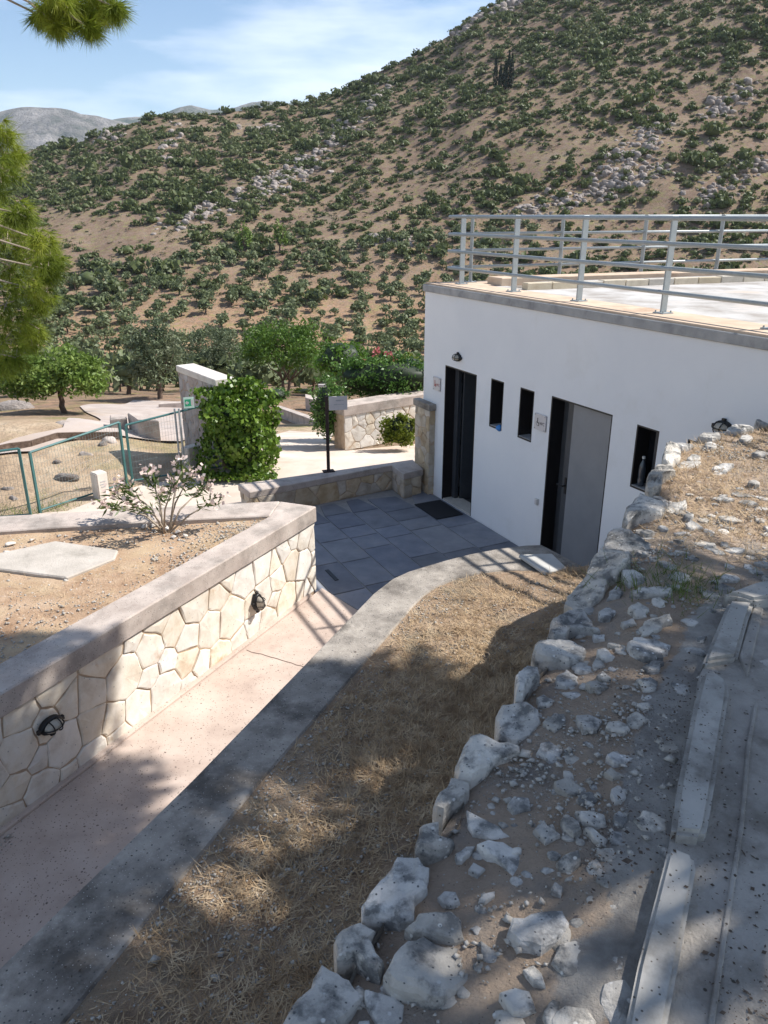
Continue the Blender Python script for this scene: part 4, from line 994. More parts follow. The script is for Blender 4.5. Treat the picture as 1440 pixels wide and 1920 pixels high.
# rough wall face below the edge
rwall = thing('rubble_wall', 'old rubble stone wall with rough grey limestones along its top', 'wall', (.8, 3.0, -3.1))
V = []; Fc = []; nz_ = 9
for i, yy in enumerate(np.linspace(-3, 6.48, 120)):
    for j in range(nz_):
        t = j/(nz_-1); zz = ZT-.02-t*1.9
        bx = float(xl(yy))+.02-.10*t+.07*mnoise.noise(Vector((yy*4, zz*4, 1)))+.03*mnoise.noise(Vector((yy*11, zz*11, 4)))
        V.append((bx, yy, zz))
for i in range(119):
    for j in range(nz_-1): k = i*nz_+j; Fc.append((k, k+1, k+nz_+1, k+nz_))
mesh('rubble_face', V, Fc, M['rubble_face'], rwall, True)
IV3, IF3 = ico(3)
def outline_rock(px, conv, top=.03, deep=.12, seed=0, z=None, mat='rubble', parent=rwall, raise_=0):
    """flat-topped angular stone with the given plan outline, chipped edge and rough top"""
    pts = [at(*conv(p), ZT+top*.6) for p in px]; c = sum(pts, Vector((0, 0, 0)))/len(pts)
    z = float(zterr(max(c.x, float(xl(c.y))+.05), c.y))+raise_
    r = random.Random(seed*3+5); ring = []
    m = len(pts)
    for i in range(m):
        a_, b_ = pts[i], pts[(i+1) % m]; L_ = (b_-a_).length; k = max(1, min(5, int(L_/.022)))
        nx_, ny_ = (b_-a_).y/max(L_, 1e-6), -(b_-a_).x/max(L_, 1e-6)
        for j in range(k):
            t = j/k; w = mnoise.noise(Vector((i*3.1+t*4, seed*1.7, 0)))*min(.012, L_*.18)+r.uniform(-.003, .003)
            ring.append(Vector((a_.x+(b_.x-a_.x)*t+nx_*w, a_.y+(b_.y-a_.y)*t+ny_*w)))
    n = len(ring); cc = Vector((c.x, c.y)); size = sum((q-cc).length for q in ring)/n
    gx_, gy_ = r.gauss(0, .12), r.gauss(0, .12); so_ = Vector((seed*5.3, seed*2.1, 0))
    def hgt(q, f):
        p = Vector((q.x, q.y, 0))
        e = mnoise.noise(p*7+so_)*.5+abs(mnoise.noise(p*17+so_))*.55-mnoise.noise(p*38)*.28
        step = .35*math.floor(2.2*(mnoise.noise(p*5+so_*1.3)+.5))
        return top*(1+.45*(step-.2))+(gx_*(q.x-cc.x)+gy_*(q.y-cc.y))+e*min(.022, size*.16)*f
    V = []
    for f, zz in ((.93, -1), (1.0, 0), (.985, .55), (.90, 1), (.72, 1), (.5, 1), (.26, 1)):
        for q in ring:
            jx = 0 if f > .95 else .02
            q2 = cc+(q-cc)*(f+r.uniform(-jx, jx))
            if zz < 0: V.append((q2.x, q2.y, z-deep))
            elif zz == 0: V.append((q2.x, q2.y, z-.012))
            elif zz < 1: V.append((q2.x, q2.y, z+max(.004, hgt(q2, .6)*r.uniform(.35, .75))))
            else: V.append((q2.x, q2.y, z+max(.006, hgt(q2, 1)*(.88 if f > .85 else 1))))
    V.append((cc.x, cc.y, z+hgt(cc, 1)))
    Fc = [(k*n+i, k*n+(i+1) % n, (k+1)*n+(i+1) % n, (k+1)*n+i) for k in range(6) for i in range(n)]+[(6*n+i, 6*n+(i+1) % n, 7*n) for i in range(n)]
    ob = mesh('stone', V, Fc, M[mat], parent)
    ar = sum(ring[i].x*ring[(i+1) % n].y-ring[(i+1) % n].x*ring[i].y for i in range(n))
    if ar < 0: ob.data.flip_normals()
    return ob
c2 = lambda p: (500+p[0]/2.4, 1300+p[1]/2.4); c3_ = lambda p: (900+p[0]/2.667, 780+p[1]/2.667); c4 = lambda p: (950+p[0]/2.865, 1250+p[1]/2.865)
ST2 = [[(50,1480),(100,1390),(190,1290),(250,1170),(330,1215),(440,1310),(380,1390),(320,1460),(330,1500),(60,1510)],[(440,1310),(520,1325),(620,1370),(610,1440),(560,1485),(490,1470),(450,1390)],[(300,1090),(330,1010),(420,970),(490,1010),(480,1060),(530,1180),(510,1250),(440,1200),(390,1150),(310,1170)],[(425,930),(480,830),(540,790),(590,700),(680,715),(735,760),(730,860),(670,900),(665,990),(600,1005),(520,970),(430,965)],[(525,1290),(560,1200),(620,1110),(700,1085),(760,1115),(860,1115),(1000,1130),(1025,1165),(960,1230),(890,1290),(850,1320),(800,1385),(710,1380),(680,1360),(560,1330)],[(620,1050),(680,985),(760,980),(840,970),(880,1010),(890,1090),(850,1105),(740,1075),(650,1075)],[(1070,1120),(1100,1050),(1150,1060),(1220,1020),(1330,1025),(1355,1080),(1330,1150),(1230,1210),(1130,1180)],[(665,690),(680,610),(700,560),(775,545),(780,610),(850,650),(820,690),(740,700)],[(745,480),(770,420),(810,390),(830,350),(915,360),(910,410),(860,450),(790,515)],[(845,300),(880,240),(910,180),(960,165),(1060,195),(1140,215),(1145,250),(1050,265),(990,320),(920,350),(860,345)],[(900,510),(970,545),(1050,590),(1100,650),(1010,650),(930,620),(900,580)],[(1030,70),(1060,25),(1170,20),(1230,60),(1240,110),(1190,160),(1130,190),(1050,160)],[(850,720),(900,680),(940,675),(930,710),(880,745),(855,745)],[(945,700),(990,675),(1060,685),(1120,710),(1155,750),(1110,820),(1060,775),(990,745)],[(910,790),(930,755),(985,780),(950,815)],[(770,910),(800,885),(850,890),(870,930),(840,950),(790,945)],[(950,940),(970,905),(1030,890),(1025,915),(980,950)],[(1040,1390),(1110,1370),(1180,1390),(1215,1480),(1100,1490)],[(1150,1290),(1200,1260),(1240,1310),(1250,1370),(1190,1360)],[(1240,140),(1290,105),(1350,110),(1340,150),(1290,180)],[(1290,430),(1350,400),(1440,465),(1420,500),(1350,490),(1300,460)],[(1325,620),(1350,585),(1400,620),(1410,660),(1380,685)],[(400,1480),(415,1445),(460,1450),(470,1490),(430,1500)],[(1270,930),(1290,900),(1325,920),(1320,955)],[(1080,500),(1110,470),(1180,480),(1190,530),(1110,540)]]
ST3 = [[(430,900),(440,860),(520,790),(540,740),(600,680),(690,690),(750,720),(755,770),(700,810),(650,830),(620,890),(540,930),(470,930)],[(610,660),(640,610),(700,605),(790,640),(850,660),(840,690),(760,700),(690,690),(620,680)],[(340,1080),(360,1000),(440,945),(520,945),(560,1000),(610,1080),(540,1060),(450,1050),(430,1090),(370,1095)],[(265,1160),(290,1100),(350,1090),(480,1110),(540,1150),(525,1200),(450,1225),(350,1200),(280,1180)],[(175,1340),(185,1260),(240,1215),(300,1220),(305,1270),(240,1320),(215,1390),(180,1400)],[(725,1200),(760,1160),(860,1165),(940,1195),(930,1240),(870,1280),(810,1275),(740,1235)],[(785,1110),(830,1075),(940,1065),(950,1095),(880,1130),(810,1150)],[(700,820),(760,810),(830,845),(825,875),(740,880)],[(640,900),(680,880),(715,910),(700,930),(640,930)],[(730,1010),(780,985),(835,1010),(830,1050),(770,1050)],[(710,550),(730,500),(790,440),(850,455),(940,475),(920,520),(850,530),(760,540),(720,590)],[(820,420),(830,340),(880,280),(960,290),(970,330),(910,350),(900,410),(840,430)],[(905,265),(915,200),(940,165),(1000,190),(1000,240),(950,280)],[(920,510),(940,480),(1030,480),(1020,510),(950,525)],[(975,275),(1010,258),(1100,270),(1080,290),(1000,295)],[(1150,325),(1200,290),(1260,295),(1230,320),(1170,335)],[(1015,590),(1040,572),(1110,605),(1050,612)],[(560,1110),(620,1105),(625,1135),(570,1135)],[(580,1200),(620,1190),(675,1230),(660,1250),(600,1240)],[(385,1310),(430,1270),(490,1300),(495,1350),(430,1360),(385,1340)],[(280,1390),(320,1375),(370,1410),(350,1440),(290,1430)],[(520,1380),(580,1345),(640,1385),(590,1410),(540,1405)],[(580,1330),(610,1310),(650,1350),(610,1360)],[(560,1260),(580,1235),(625,1275),(570,1280)],[(770,1385),(830,1360),(880,1380),(870,1420),(810,1425)],[(800,1310),(850,1275),(910,1285),(890,1325),(830,1330)],[(740,930),(800,900),(960,905),(960,940),(860,950),(780,945)],[(590,1000),(640,975),(680,1000),(650,1040),(600,1030)],[(700,1070),(760,1050),(780,1080),(720,1090)]]
ST4 = [[(285,870),(310,840),(390,910),(400,940),(350,965),(295,930)],[(360,840),(420,830),(520,860),(530,910),(470,920),(400,890)],[(405,935),(450,925),(545,990),(520,1020),(460,990)],[(265,1100),(300,1070),(380,1060),(400,1110),(340,1150),(280,1130)],[(510,640),(550,612),(620,660),(560,675)],[(520,560),(560,535),(670,545),(640,580),(560,600)],[(700,150),(760,120),(805,150),(790,190),(720,190)],[(140,910),(200,860),(290,950),(200,985)],[(370,300),(440,290),(510,340),(480,400),(400,390)],[(630,330),(690,305),(750,350),(700,390),(640,380)]]
sd = 0
left_edge2 = {0, 2, 3, 7, 8, 9, 11}; left_edge3 = {0, 1, 2, 3, 4, 10, 11, 12}
for k, s_ in enumerate(ST2): outline_rock(s_, c2, .042 if k in left_edge2 else (.03 if k in (4, 5, 6) else .016), .30 if k in left_edge2 else .07, sd); sd += 1
for k, s_ in enumerate(ST3): outline_rock(s_, c3_, .06 if k in left_edge3 else .022, .34 if k in left_edge3 else .07, sd, raise_=.02 if k in (10, 11, 12) else 0); sd += 1
for k, s_ in enumerate(ST4): outline_rock(s_, c4, .02, .06, sd); sd += 1
# flat stones packed between the traced ones
taken = []
for lst, cv_ in ((ST2, c2), (ST3, c3_), (ST4, c4)):
    for q in lst:
        w_ = [at(*cv_(p), ZT) for p in q]; c_ = sum(w_, Vector((0, 0, 0)))/len(w_); taken.append((c_.x, c_.y, sum((p-c_).length for p in w_)/len(w_)))
placed = 0
for k in range(6000):
    if placed >= 95: break
    yy = random.uniform(.95, 4.6); xx = float(xl(yy))+random.uniform(.05, .85 if yy < 2.5 else 1.0); w = random.uniform(.028, .075)
    if any(math.hypot(xx-t[0], yy-t[1]) < (w+t[2])*.92 for t in taken): continue
    taken.append((xx, yy, w)); placed += 1; a0 = random.uniform(0, 6.28); st_ = random.uniform(.6, .95); m_ = random.choice([5, 6, 7])
    q = []
    for i in range(m_):
        t = 6.283*i/m_+random.uniform(-.25, .25); r0 = w*random.uniform(.8, 1.15); ex, ey = math.cos(t)*r0, math.sin(t)*r0*st_
        q.append(screen(xx+ex*math.cos(a0)-ey*math.sin(a0), yy+ex*math.sin(a0)+ey*math.cos(a0), ZT+.009))
    outline_rock(q, lambda p: p, random.uniform(.006, .018), .05, sd); sd += 1
# stones along the far edge near the wall lamp
for k, (u_, v_, w, h) in enumerate([(1275, 846, 40, 9), (1330, 832, 46, 8), (1385, 816, 46, 8), (1432, 803, 40, 8), (1330, 850, 26, 7), (1395, 838, 28, 7), (1300, 872, 30, 7), (1425, 868, 36, 7), (1345, 892, 30, 7), (1250, 905, 26, 8), (1410, 925, 24, 7), (1225, 955, 28, 9), (1290, 985, 22, 7), (1212, 1010, 26, 8)]):
    q = [(u_+w*.5*math.cos(a)*random.uniform(.8, 1.2), v_+h*.7*math.sin(a)*random.uniform(.8, 1.2)) for a in np.linspace(0, 5.6, 9)]
    outline_rock(q, lambda p: p, .06 if k < 4 else .035, .25 if k < 4 else .06, sd); sd += 1

for k in range(330):
    yy = .9+5.0*random.random()**1.3; e_ = random.uniform(.06, 1.05 if yy < 3 else 1.5); xx = float(xl(yy))+e_; w = random.uniform(.009, .034)*(1.9 if random.random() < .2 else 1)
    z0 = float(zterr(xx, yy)); V_, F_ = RB[k % 6]; an = random.uniform(0, 6.28); c_, s_ = math.cos(an), math.sin(an)
    W = V_*np.array([w, w*random.uniform(.55, .9), w*random.uniform(.35, .6)]); W = np.stack([W[:, 0]*c_-W[:, 1]*s_+xx, W[:, 0]*s_+W[:, 1]*c_+yy, W[:, 2]+z0-w*.05], 1)
    link('stone', fast_mesh('stone', W, F_), M['rubble'], rwall)

# ------------------------------------------------------------------ kerbs and gutter at the right
ZK = -1.615
def slab_px(name, px, conv, z0, z1, mat, parent=None, bevel=.015, seg=2):
    poly = [at(*conv(p), z1) for p in px]; mb = MB(); mb.prism([(p.x, p.y) for p in poly], z0, z1); return mb.build(name, M[mat], parent, bevel=bevel, seg=seg)
gt = slab_px('gutter', [(700, 2000), (730, 1920), (880, 900), (1030, 60), (1130, -150), (1330, -330), (1700, -420), (2600, -200), (2600, 2100)], c4, ZT-.25, ZK-.045, 'gutter', None, 0)
struct(gt)
k1 = slab_px('kerbstone', [(590, 2080), (640, 1920), (705, 1600), (868, 975), (905, 965), (1005, 1005), (1018, 1080), (930, 1560), (862, 1920), (830, 2080)], c4, ZT-.2, ZK, 'kerb'); tag(k1, 'worn concrete kerbstone nearest the viewer, at the bottom edge', 'kerb', 'kerbstones along the gutter')
k2 = slab_px('kerbstone', [(885, 880), (925, 600), (1005, 215), (1055, 25), (1110, 8), (1185, 65), (1197, 130), (1140, 500), (1082, 850), (1060, 895)], c4, ZT-.2, ZK, 'kerb'); tag(k2, 'worn concrete kerbstone in the middle, with a rounded far end', 'kerb', 'kerbstones along the gutter')
k3 = slab_px('kerbstone', [(1112, 1232), (1245, 918), (1372, 925), (1345, 1000), (1292, 1195), (1180, 1215)], c3_, ZT-.2, ZK-.012, 'kerb'); tag(k3, 'stained flat kerbstone farthest up the gutter, beside the grass tuft', 'kerb', 'kerbstones along the gutter')
k4 = slab_px('kerbstone', [(1215, 885), (1290, 858), (1360, 832), (1450, 806), (1600, 780), (1600, 880), (1450, 900), (1375, 915), (1300, 890)], c3_, ZT-.2, ZK+.012, 'kerb'); tag(k4, 'sunlit kerb turning off to the right beside the straw', 'kerb', 'kerbstones along the gutter')
lp = slab_px('gutter_lip', [(1080, 1920), (1160, 1400), (1250, 850), (1290, 400), (1330, 200), (1352, 200), (1312, 420), (1275, 860), (1190, 1410), (1118, 1920)], c4, ZT-.1, ZK-.038, 'gutter', None, .003, 1); struct(lp)
lp = slab_px('gutter_lip', [(1292, 1195), (1375, 925), (1420, 960), (1340, 1300)], c3_, ZT-.1, ZK-.034, 'gutter', None, .006, 1); struct(lp)
# mortar spread between the kerbs and the rubble, part of the terrace surface
ap = [(300, 1990), (300, 1700), (330, 1560), (520, 1390), (560, 1230), (600, 1010), (640, 700), (720, 470), (760, 260), (840, 60), (900, -30), (1010, -300), (1180, -390), (1300, -100), (1300, 100), (1200, 860), (1000, 1600), (900, 2000)]
poly = np.array([at(*c4(p), ZT+.02)[:2] for p in ap])
fx, fy = XX.ravel(), YY.ravel(); dist = np.full(fx.shape, 9.0); ins = np.zeros(fx.shape, bool)
for i in range(len(poly)):
    a_, b_ = poly[i], poly[(i+1) % len(poly)]; ab = b_-a_; t = np.clip(((fx-a_[0])*ab[0]+(fy-a_[1])*ab[1])/(ab@ab), 0, 1)
    dist = np.minimum(dist, np.hypot(fx-a_[0]-t*ab[0], fy-a_[1]-t*ab[1]))
    c_ = (a_[1] > fy) != (b_[1] > fy); xi = (b_[0]-a_[0])*(fy-a_[1])/(b_[1]-a_[1]+1e-12)+a_[0]; ins ^= c_ & (fx < xi)
sd_ = np.where(ins, dist, -dist)+.16*fbm(fx*6, fy*6, 3)
mk_ = np.clip(.5+sd_/.07, 0, 1)
att = tg.data.attributes.new('mortar', 'FLOAT', 'POINT'); att.data.foreach_set('value', mk_.astype(np.float32))
co = np.empty(len(fx)*3, np.float32); tg.data.vertices.foreach_get('co', co); co = co.reshape(-1, 3); co[:, 2] += mk_*.012+mk_*.012*fbm(fx*9, fy*9, 3); tg.data.vertices.foreach_set('co', co.ravel()); tg.data.update()
def mask_into(mat, other, attr):
    """blend the colour of another procedural material in where the surface carries the attribute"""
    nt = mat.node_tree; l = nt.links.new; b = next(n for n in nt.nodes if n.type == 'BSDF_PRINCIPLED'); src = b.inputs['Base Color'].links[0].from_socket
    t = nt.nodes.new('ShaderNodeTexCoord'); n1 = nt.nodes.new('ShaderNodeTexNoise'); n1.inputs['Scale'].default_value = 7; n1.inputs['Detail'].default_value = 9; n1.inputs['Roughness'].default_value = .68; l(t.outputs['Object'], n1.inputs['Vector'])
    rp = nt.nodes.new('ShaderNodeValToRGB'); e = rp.color_ramp.elements; e.new(.5)
    for i, (p, c) in enumerate(other): e[i].position = p; e[i].color = (*c, 1)
    l(n1.outputs['Fac'], rp.inputs[0])
    an = nt.nodes.new('ShaderNodeAttribute'); an.attribute_name = attr
    n2 = nt.nodes.new('ShaderNodeTexNoise'); n2.inputs['Scale'].default_value = 30; n2.inputs['Detail'].default_value = 6; l(t.outputs['Object'], n2.inputs['Vector'])
    ad = nt.nodes.new('ShaderNodeMath'); ad.operation = 'MULTIPLY_ADD'; ad.inputs[1].default_value = .9; ad.inputs[2].default_value = -.45; l(n2.outputs['Fac'], ad.inputs[0])
    sm = nt.nodes.new('ShaderNodeMath'); sm.operation = 'ADD'; sm.use_clamp = True; l(an.outputs['Fac'], sm.inputs[0]); l(ad.outputs[0], sm.inputs[1])
    mr = nt.nodes.new('ShaderNodeMapRange'); mr.inputs['From Min'].default_value = .35; mr.inputs['From Max'].default_value = .6; l(sm.outputs[0], mr.inputs['Value'])
    x = nt.nodes.new('ShaderNodeMix'); x.data_type = 'RGBA'; l(mr.outputs[0], x.inputs['Factor']); l(src, x.inputs['A']); l(rp.outputs[0], x.inputs['B']); l(x.outputs['Result'], b.inputs['Base Color'])
mask_into(M['dirt'], [(.32, (.27, .245, .22)), (.5, (.40, .37, .335)), (.68, (.52, .485, .44))], 'mortar')

# ------------------------------------------------------------------ dry grass bank
def xci(y_): return np.interp(y_, [p[1] for p in cop_in[:12]], [p[0] for p in cop_in[:12]])
rows = []
for yy in np.linspace(-1, 6.6, 110):
    rows.append(((float(xci(yy))-.05, yy), (max(float(xl(min(yy, 6.4)))+.1, float(xci(yy))+.1), yy)))
def zbank(x_, y_, t=None):
    a = float(xci(y_)); b = float(xl(min(y_, 6.4)))+.1; t = min(1, max(0, (x_-a)/max(.2, b-a)))
    return ZM-.012+.22*t**1.5+.03*mnoise.noise(Vector((x_*3, y_*3, 0)))*min(1, t*6)+.015*mnoise.noise(Vector((x_*11, y_*11, 2)))*min(1, t*8)
struct(sheet('grass_bank', rows, M['bank'], zbank, 60))
# slab of marble lying on the coping
t = [at(972, 1043, ZM+.03), at(1035, 1041, ZM+.03), at(1064, 1069, ZM+.03), at(1022, 1077, ZM+.03)]
mb = MB(); mb.prism([(p.x, p.y) for p in t], ZM+.012, ZM+.05); sl_ = mb.build('marble_slab', M['marble_grey'], bevel=.008)
tag(sl_, 'flat pale marble slab lying on the coping before the grey door', 'slab')
# concrete cover slab in the planter
t = [at(-60, 1052, ZG+.05), at(45, 1030, ZG+.05), at(105, 1017, ZG+.05), at(222, 1034, ZG+.05), at(215, 1050, ZG+.05), at(125, 1086, ZG+.05), at(-60, 1062, ZG+.05)]
mb = MB(); mb.prism([(p.x, p.y) for p in t], ZG-.05, ZG+.07); tag(mb.build('cover_slab', M['slab'], bevel=.012), 'rough pale concrete slab lying on the planter soil', 'slab')

# straw and gravel
def blades(P, length, width, lie=.35):
    n = len(P); an = rng.uniform(0, 6.283, n); el = np.abs(rng.normal(0, lie, n))
    d = np.stack([np.cos(an)*np.cos(el), np.sin(an)*np.cos(el), np.sin(el)], 1); s = np.stack([-np.sin(an), np.cos(an), np.zeros(n)], 1)
    ln = (length*rng.uniform(.5, 1.5, n))[:, None]; w = width*rng.uniform(.6, 1.4, n)[:, None]
    bend = rng.normal(0, .18, n)[:, None]*ln*s
    V = np.stack([P-s*w, P+s*w, P+d*ln*.55+s*w*.8+bend, P+d*ln*.55-s*w*.8+bend, P+d*ln+bend*2.2], 1).reshape(-1, 3)
    k = np.arange(n)[:, None]*5
    F3 = np.concatenate([k+np.array([[0, 1, 2]]), k+np.array([[0, 2, 3]]), k+np.array([[3, 2, 4]])])
    return V, F3
n = 105000; yy = rng.uniform(1.0, 6.5, n); ff = rng.random(n)**.8
a_ = xci(yy); b_ = xl(np.minimum(yy, 6.4)); xx = a_+.03+(b_-a_-.0)*ff
kk = (fbm(xx*1.7+4, yy*1.7, 3)+.16+.25*ff > rng.random(n)*.55-.03) & (b_ > a_+.1)
xx, yy = xx[kk], yy[kk]; zz = np.array([zbank(float(p), float(q)) for p, q in zip(xx, yy)])
V, T = blades(np.stack([xx, yy, zz+.004], 1), .07, .0022, .5)
tag(link('dry_grass', fast_mesh('dry_grass', V, T), M['straw']), 'straw-coloured dry grass on the bank between coping and rubble wall', 'grass', kind='stuff')
n = 34000; yy = rng.uniform(3.1, 6.4, n); ee = rng.uniform(.12, 3.2, n)**1.0; xx = xl(yy)+ee
uu, vv = screen(xx, yy, ZT)
kk = (fbm(xx*1.5+14, yy*1.5, 3)+.12+.3*np.clip((yy-3.6)/1.2, -1, 1) > rng.random(n)*.5) & (xx < C0.x+fd.x*(yy-C0.y)/fd.y-.1) & ~((uu > 1290) & (vv > 1085)) & ((vv < 1090) | (rng.random(n) < .2))
xx, yy = xx[kk], yy[kk]; zz = zterr(xx, yy)
V, T = blades(np.stack([xx, yy, zz+.004], 1), .065, .0021, .45)
tag(link('dry_grass', fast_mesh('dry_grass', V, T), M['straw']), 'straw-coloured dry grass on the sunlit rubble terrace beside the kerb', 'grass', kind='stuff')
# tuft of greener grass by the far kerb
cpt = at(1265, 1118, ZT); n = 900; P = np.stack([cpt.x+rng.normal(0, .13, n), cpt.y+rng.normal(0, .13, n), np.full(n, ZT+.02)], 1)
V, T = blades(P, .11, .002, .7); tag(link('grass_tuft', fast_mesh('grass_tuft', V, T), M['grass']), 'greenish grass tuft in the shade beside the farthest kerb', 'grass tuft')
def pebbles(P, s):
    O = np.array([[1, 0, 0], [-1, 0, 0], [0, 1, 0], [0, -1, 0], [0, 0, 1], [0, 0, -.5]]); Fo = np.array([[0, 2, 4], [2, 1, 4], [1, 3, 4], [3, 0, 4], [2, 0, 5], [1, 2, 5], [3, 1, 5], [0, 3, 5]])
    n = len(P); r1 = rng.uniform(0, 6.28, n); c_, s2 = np.cos(r1), np.sin(r1); sc = rng.uniform(.5, 1.2, (n, 1, 3))*s[:, None, None]
    B = O[None]*sc+rng.normal(0, .12, (n, 6, 3))*s[:, None, None]
    W = np.empty_like(B); W[..., 0] = B[..., 0]*c_[:, None]-B[..., 1]*s2[:, None]; W[..., 1] = B[..., 0]*s2[:, None]+B[..., 1]*c_[:, None]; W[..., 2] = B[..., 2]*.7
    return (W+P[:, None, :]).reshape(-1, 3), (Fo[None]+6*np.arange(n)[:, None, None]).reshape(-1, 3)
n = 42000; yy = rng.uniform(.8, 5.8, n); ee = rng.uniform(.02, 1.5, n); xx = xl(yy)+ee; dk = fbm(xx*3.5+2, yy*3.5, 3)
kk = dk > rng.random(n)**.7*.5-.15; xx, yy = xx[kk], yy[kk]; s_ = rng.gamma(2.2, .0024, len(xx))+.002
V, T = pebbles(np.stack([xx, yy, zterr(xx, yy)+s_*.45+.004], 1), s_)
tag(link('gravel', fast_mesh('gravel', V, T), M['gravel']), 'loose grey gravel scattered between the rubble stones', 'gravel', kind='stuff')
n = 34000; yy = rng.uniform(1.2, 6.3, n); ff = rng.random(n); a_ = xci(yy); b_ = xl(yy); xx = a_+.02+(b_-a_)*ff
kk = (rng.random(n) < .9-.75*ff) & (fbm(xx*2+9, yy*2, 3) > rng.random(n)*.5-.25) & (b_ > a_+.1); xx, yy = xx[kk], yy[kk]; s_ = rng.gamma(2.2, .0022, len(xx))+.003
V, T = pebbles(np.stack([xx, yy, np.array([zbank(float(p), float(q)) for p, q in zip(xx, yy)])+s_*.3], 1), s_)
tag(link('gravel', fast_mesh('gravel', V, T), M['gravel']), 'fine pale gravel along the dark coping on the grass bank', 'gravel', kind='stuff')
n = 5200; tt = rng.uniform(.2, 6.5, n); oo = -.03-np.abs(rng.normal(0, .07, n)); kk = fbm(tt*2.3, tt*0, 3)+.10*(tt-3.6) > rng.random(n)*.35; tt, oo = tt[kk], oo[kk]; n = len(tt); pz = np.array([pw(a, b) for a, b in zip(tt, oo)]); s_ = rng.gamma(2, .0022, n)+.002
V, T = pebbles(np.column_stack([pz, np.full(n, ZP+.006)+s_*.3]), s_)
tag(link('gravel', fast_mesh('gravel', V, T), M['gravel']), 'gravel washed against the foot of the planter wall', 'gravel', kind='stuff')
n = 9000; tt = rng.random(n); t2 = rng.random(n)
bi = np.array(inner_b[0])+(np.array([-8.9, 7.05])-np.array(inner_b[0]))*tt[:, None]; ri = np.array(inner_b[0])+(np.array(pw(11, .44))-np.array(inner_b[0]))*tt[:, None]
pz = bi+(ri-bi)*t2[:, None]; s_ = rng.gamma(2, .0035, n)+.002
V, T = pebbles(np.column_stack([pz, np.full(n, ZG+.03)+s_*.2]), s_)
tag(link('gravel', fast_mesh('gravel', V, T), M['gravel']), 'small stones scattered over the planter soil', 'gravel', kind='stuff')

# dark needle litter and grit on kerbs, gutter, path and coping
def litter(P, size):
    n = len(P); an = rng.uniform(0, 6.283, n); d = np.stack([np.cos(an), np.sin(an), rng.normal(0, .12, n)], 1); w = np.stack([-np.sin(an), np.cos(an), rng.normal(0, .2, n)], 1)
    l_ = (size*rng.gamma(2.5, .4, n))[:, None]; r_ = rng.uniform(.25, .8, (n, 1)); V = np.stack([P-d*l_, P+w*l_*r_, P+d*l_, P-w*l_*r_], 1).reshape(-1, 3)
    return V, np.arange(4*n).reshape(n, 4)
M['litter'] = mk('dark_needle_litter', [(.3, (.05, .038, .03)), (.7, (.14, .105, .08))], scale=60, rough=1, bump=0)
ps = []
for (n, u0, u1, v0, v1, zz_) in [(2600, 1100, 1440, 1240, 1920, ZK-.041), (700, 1150, 1380, 1250, 1920, ZK+.003), (1500, 1000, 1300, 1180, 1900, ZT+.075), (2600, 0, 640, 1250, 1750, ZP+.009), (1100, 0, 700, 1120, 1900, ZM+.004)]:
    for q in range(n):
        u_, v_ = random.uniform(u0, u1), v0+(v1-v0)*random.random()
        p = at(u_, v_, zz_)
        if zz_ == ZM+.004 and not in_poly((p.x, p.y), cop_out[:8]+cop_in[:8][::-1]): continue
        if zz_ == ZP+.009 and not in_poly((p.x, p.y), path_poly): continue
        if zz_ == ZT+.075: 
            if p.x < float(xl(p.y))+.5: continue
            p.z = float(zterr(p.x, p.y))+.03
        if mnoise.noise(p*2.2) < random.uniform(-.3, .45): continue
        ps.append(p[:])
V, Fc = litter(np.array(ps), .0032); tag(link('needle_litter', fast_mesh('needle_litter', V, Fc), M['litter']), 'dark needle litter and grit on the path, coping and gutter', 'litter', kind='stuff')
# straw on the planter soil
n = 9000; tt = rng.random(n)**.8; t2 = rng.random(n)
bi = np.array(inner_b[0])+(np.array([-8.9, 7.05])-np.array(inner_b[0]))*tt[:, None]; ri = np.array(inner_b[0])+(np.array(pw(11, .44))-np.array(inner_b[0]))*tt[:, None]
pz = bi+(ri-bi)*t2[:, None]; kk = fbm(pz[:, 0]*1.6, pz[:, 1]*1.6, 3) > rng.random(n)*.5-.15; pz = pz[kk]
V, T = blades(np.column_stack([pz, np.full(len(pz), ZG+.045)]), .06, .0026, .3); tag(link('dry_grass', fast_mesh('dry_grass', V, T), M['straw']), 'bits of dry straw on the planter soil', 'grass', kind='stuff')

# ------------------------------------------------------------------ middle ground: walls, blocks, signs
def wall_thing(name, label, a, b, z0f, zt, thick, cap, mat, cell, seed, capmat='coping', face=True):
    """straight wall from a to b (plan), facing the right-hand side of a->b"""
    a, b = Vector(a), Vector(b); d = (b-a).normalized(); n = Vector((d.y, -d.x)); root = thing(name, label, 'wall', (*((a+b)/2), z0f))
    z1, z2 = zt if hasattr(zt, '__len__') else (zt, zt)
    L_ = (b-a).length; poly = [a, b, b-n*thick, a-n*thick]
    zf = lambda p: z1+(z2-z1)*max(0, min(1, (Vector(p)-a).dot(d)/L_))
    mb = MB(); mb.prism([tuple(p) for p in poly], z0f-.4, lambda p: zf(p)-cap); mb.build('wall_core', M['mortar_tan'] if face else M[mat], root)
    e = .03; poly2 = [a-d*e+n*e, b+d*e+n*e, b+d*e-n*(thick+e), a-d*e-n*(thick+e)]
    mb = MB(); mb.prism([tuple(p) for p in poly2], lambda p: zf(p)-cap-.001, zf); mb.build('coping', M[capmat], root, bevel=.01)
    if face: facing(root, a, d, n, L_, z0f, min(z1, z2)-cap, cell, M[mat], seed, .022)
    return root
# tall wall with the ivy: the shaded face looks at the path
tw = wall_thing('stone_wall', 'tall stone wall with pale coping half hidden by ivy', (-3.99, 14.87), (-2.98, 13.52), -4.5, -2.74, .32, .12, 'wall_grey', .2, 41, 'marble', True)
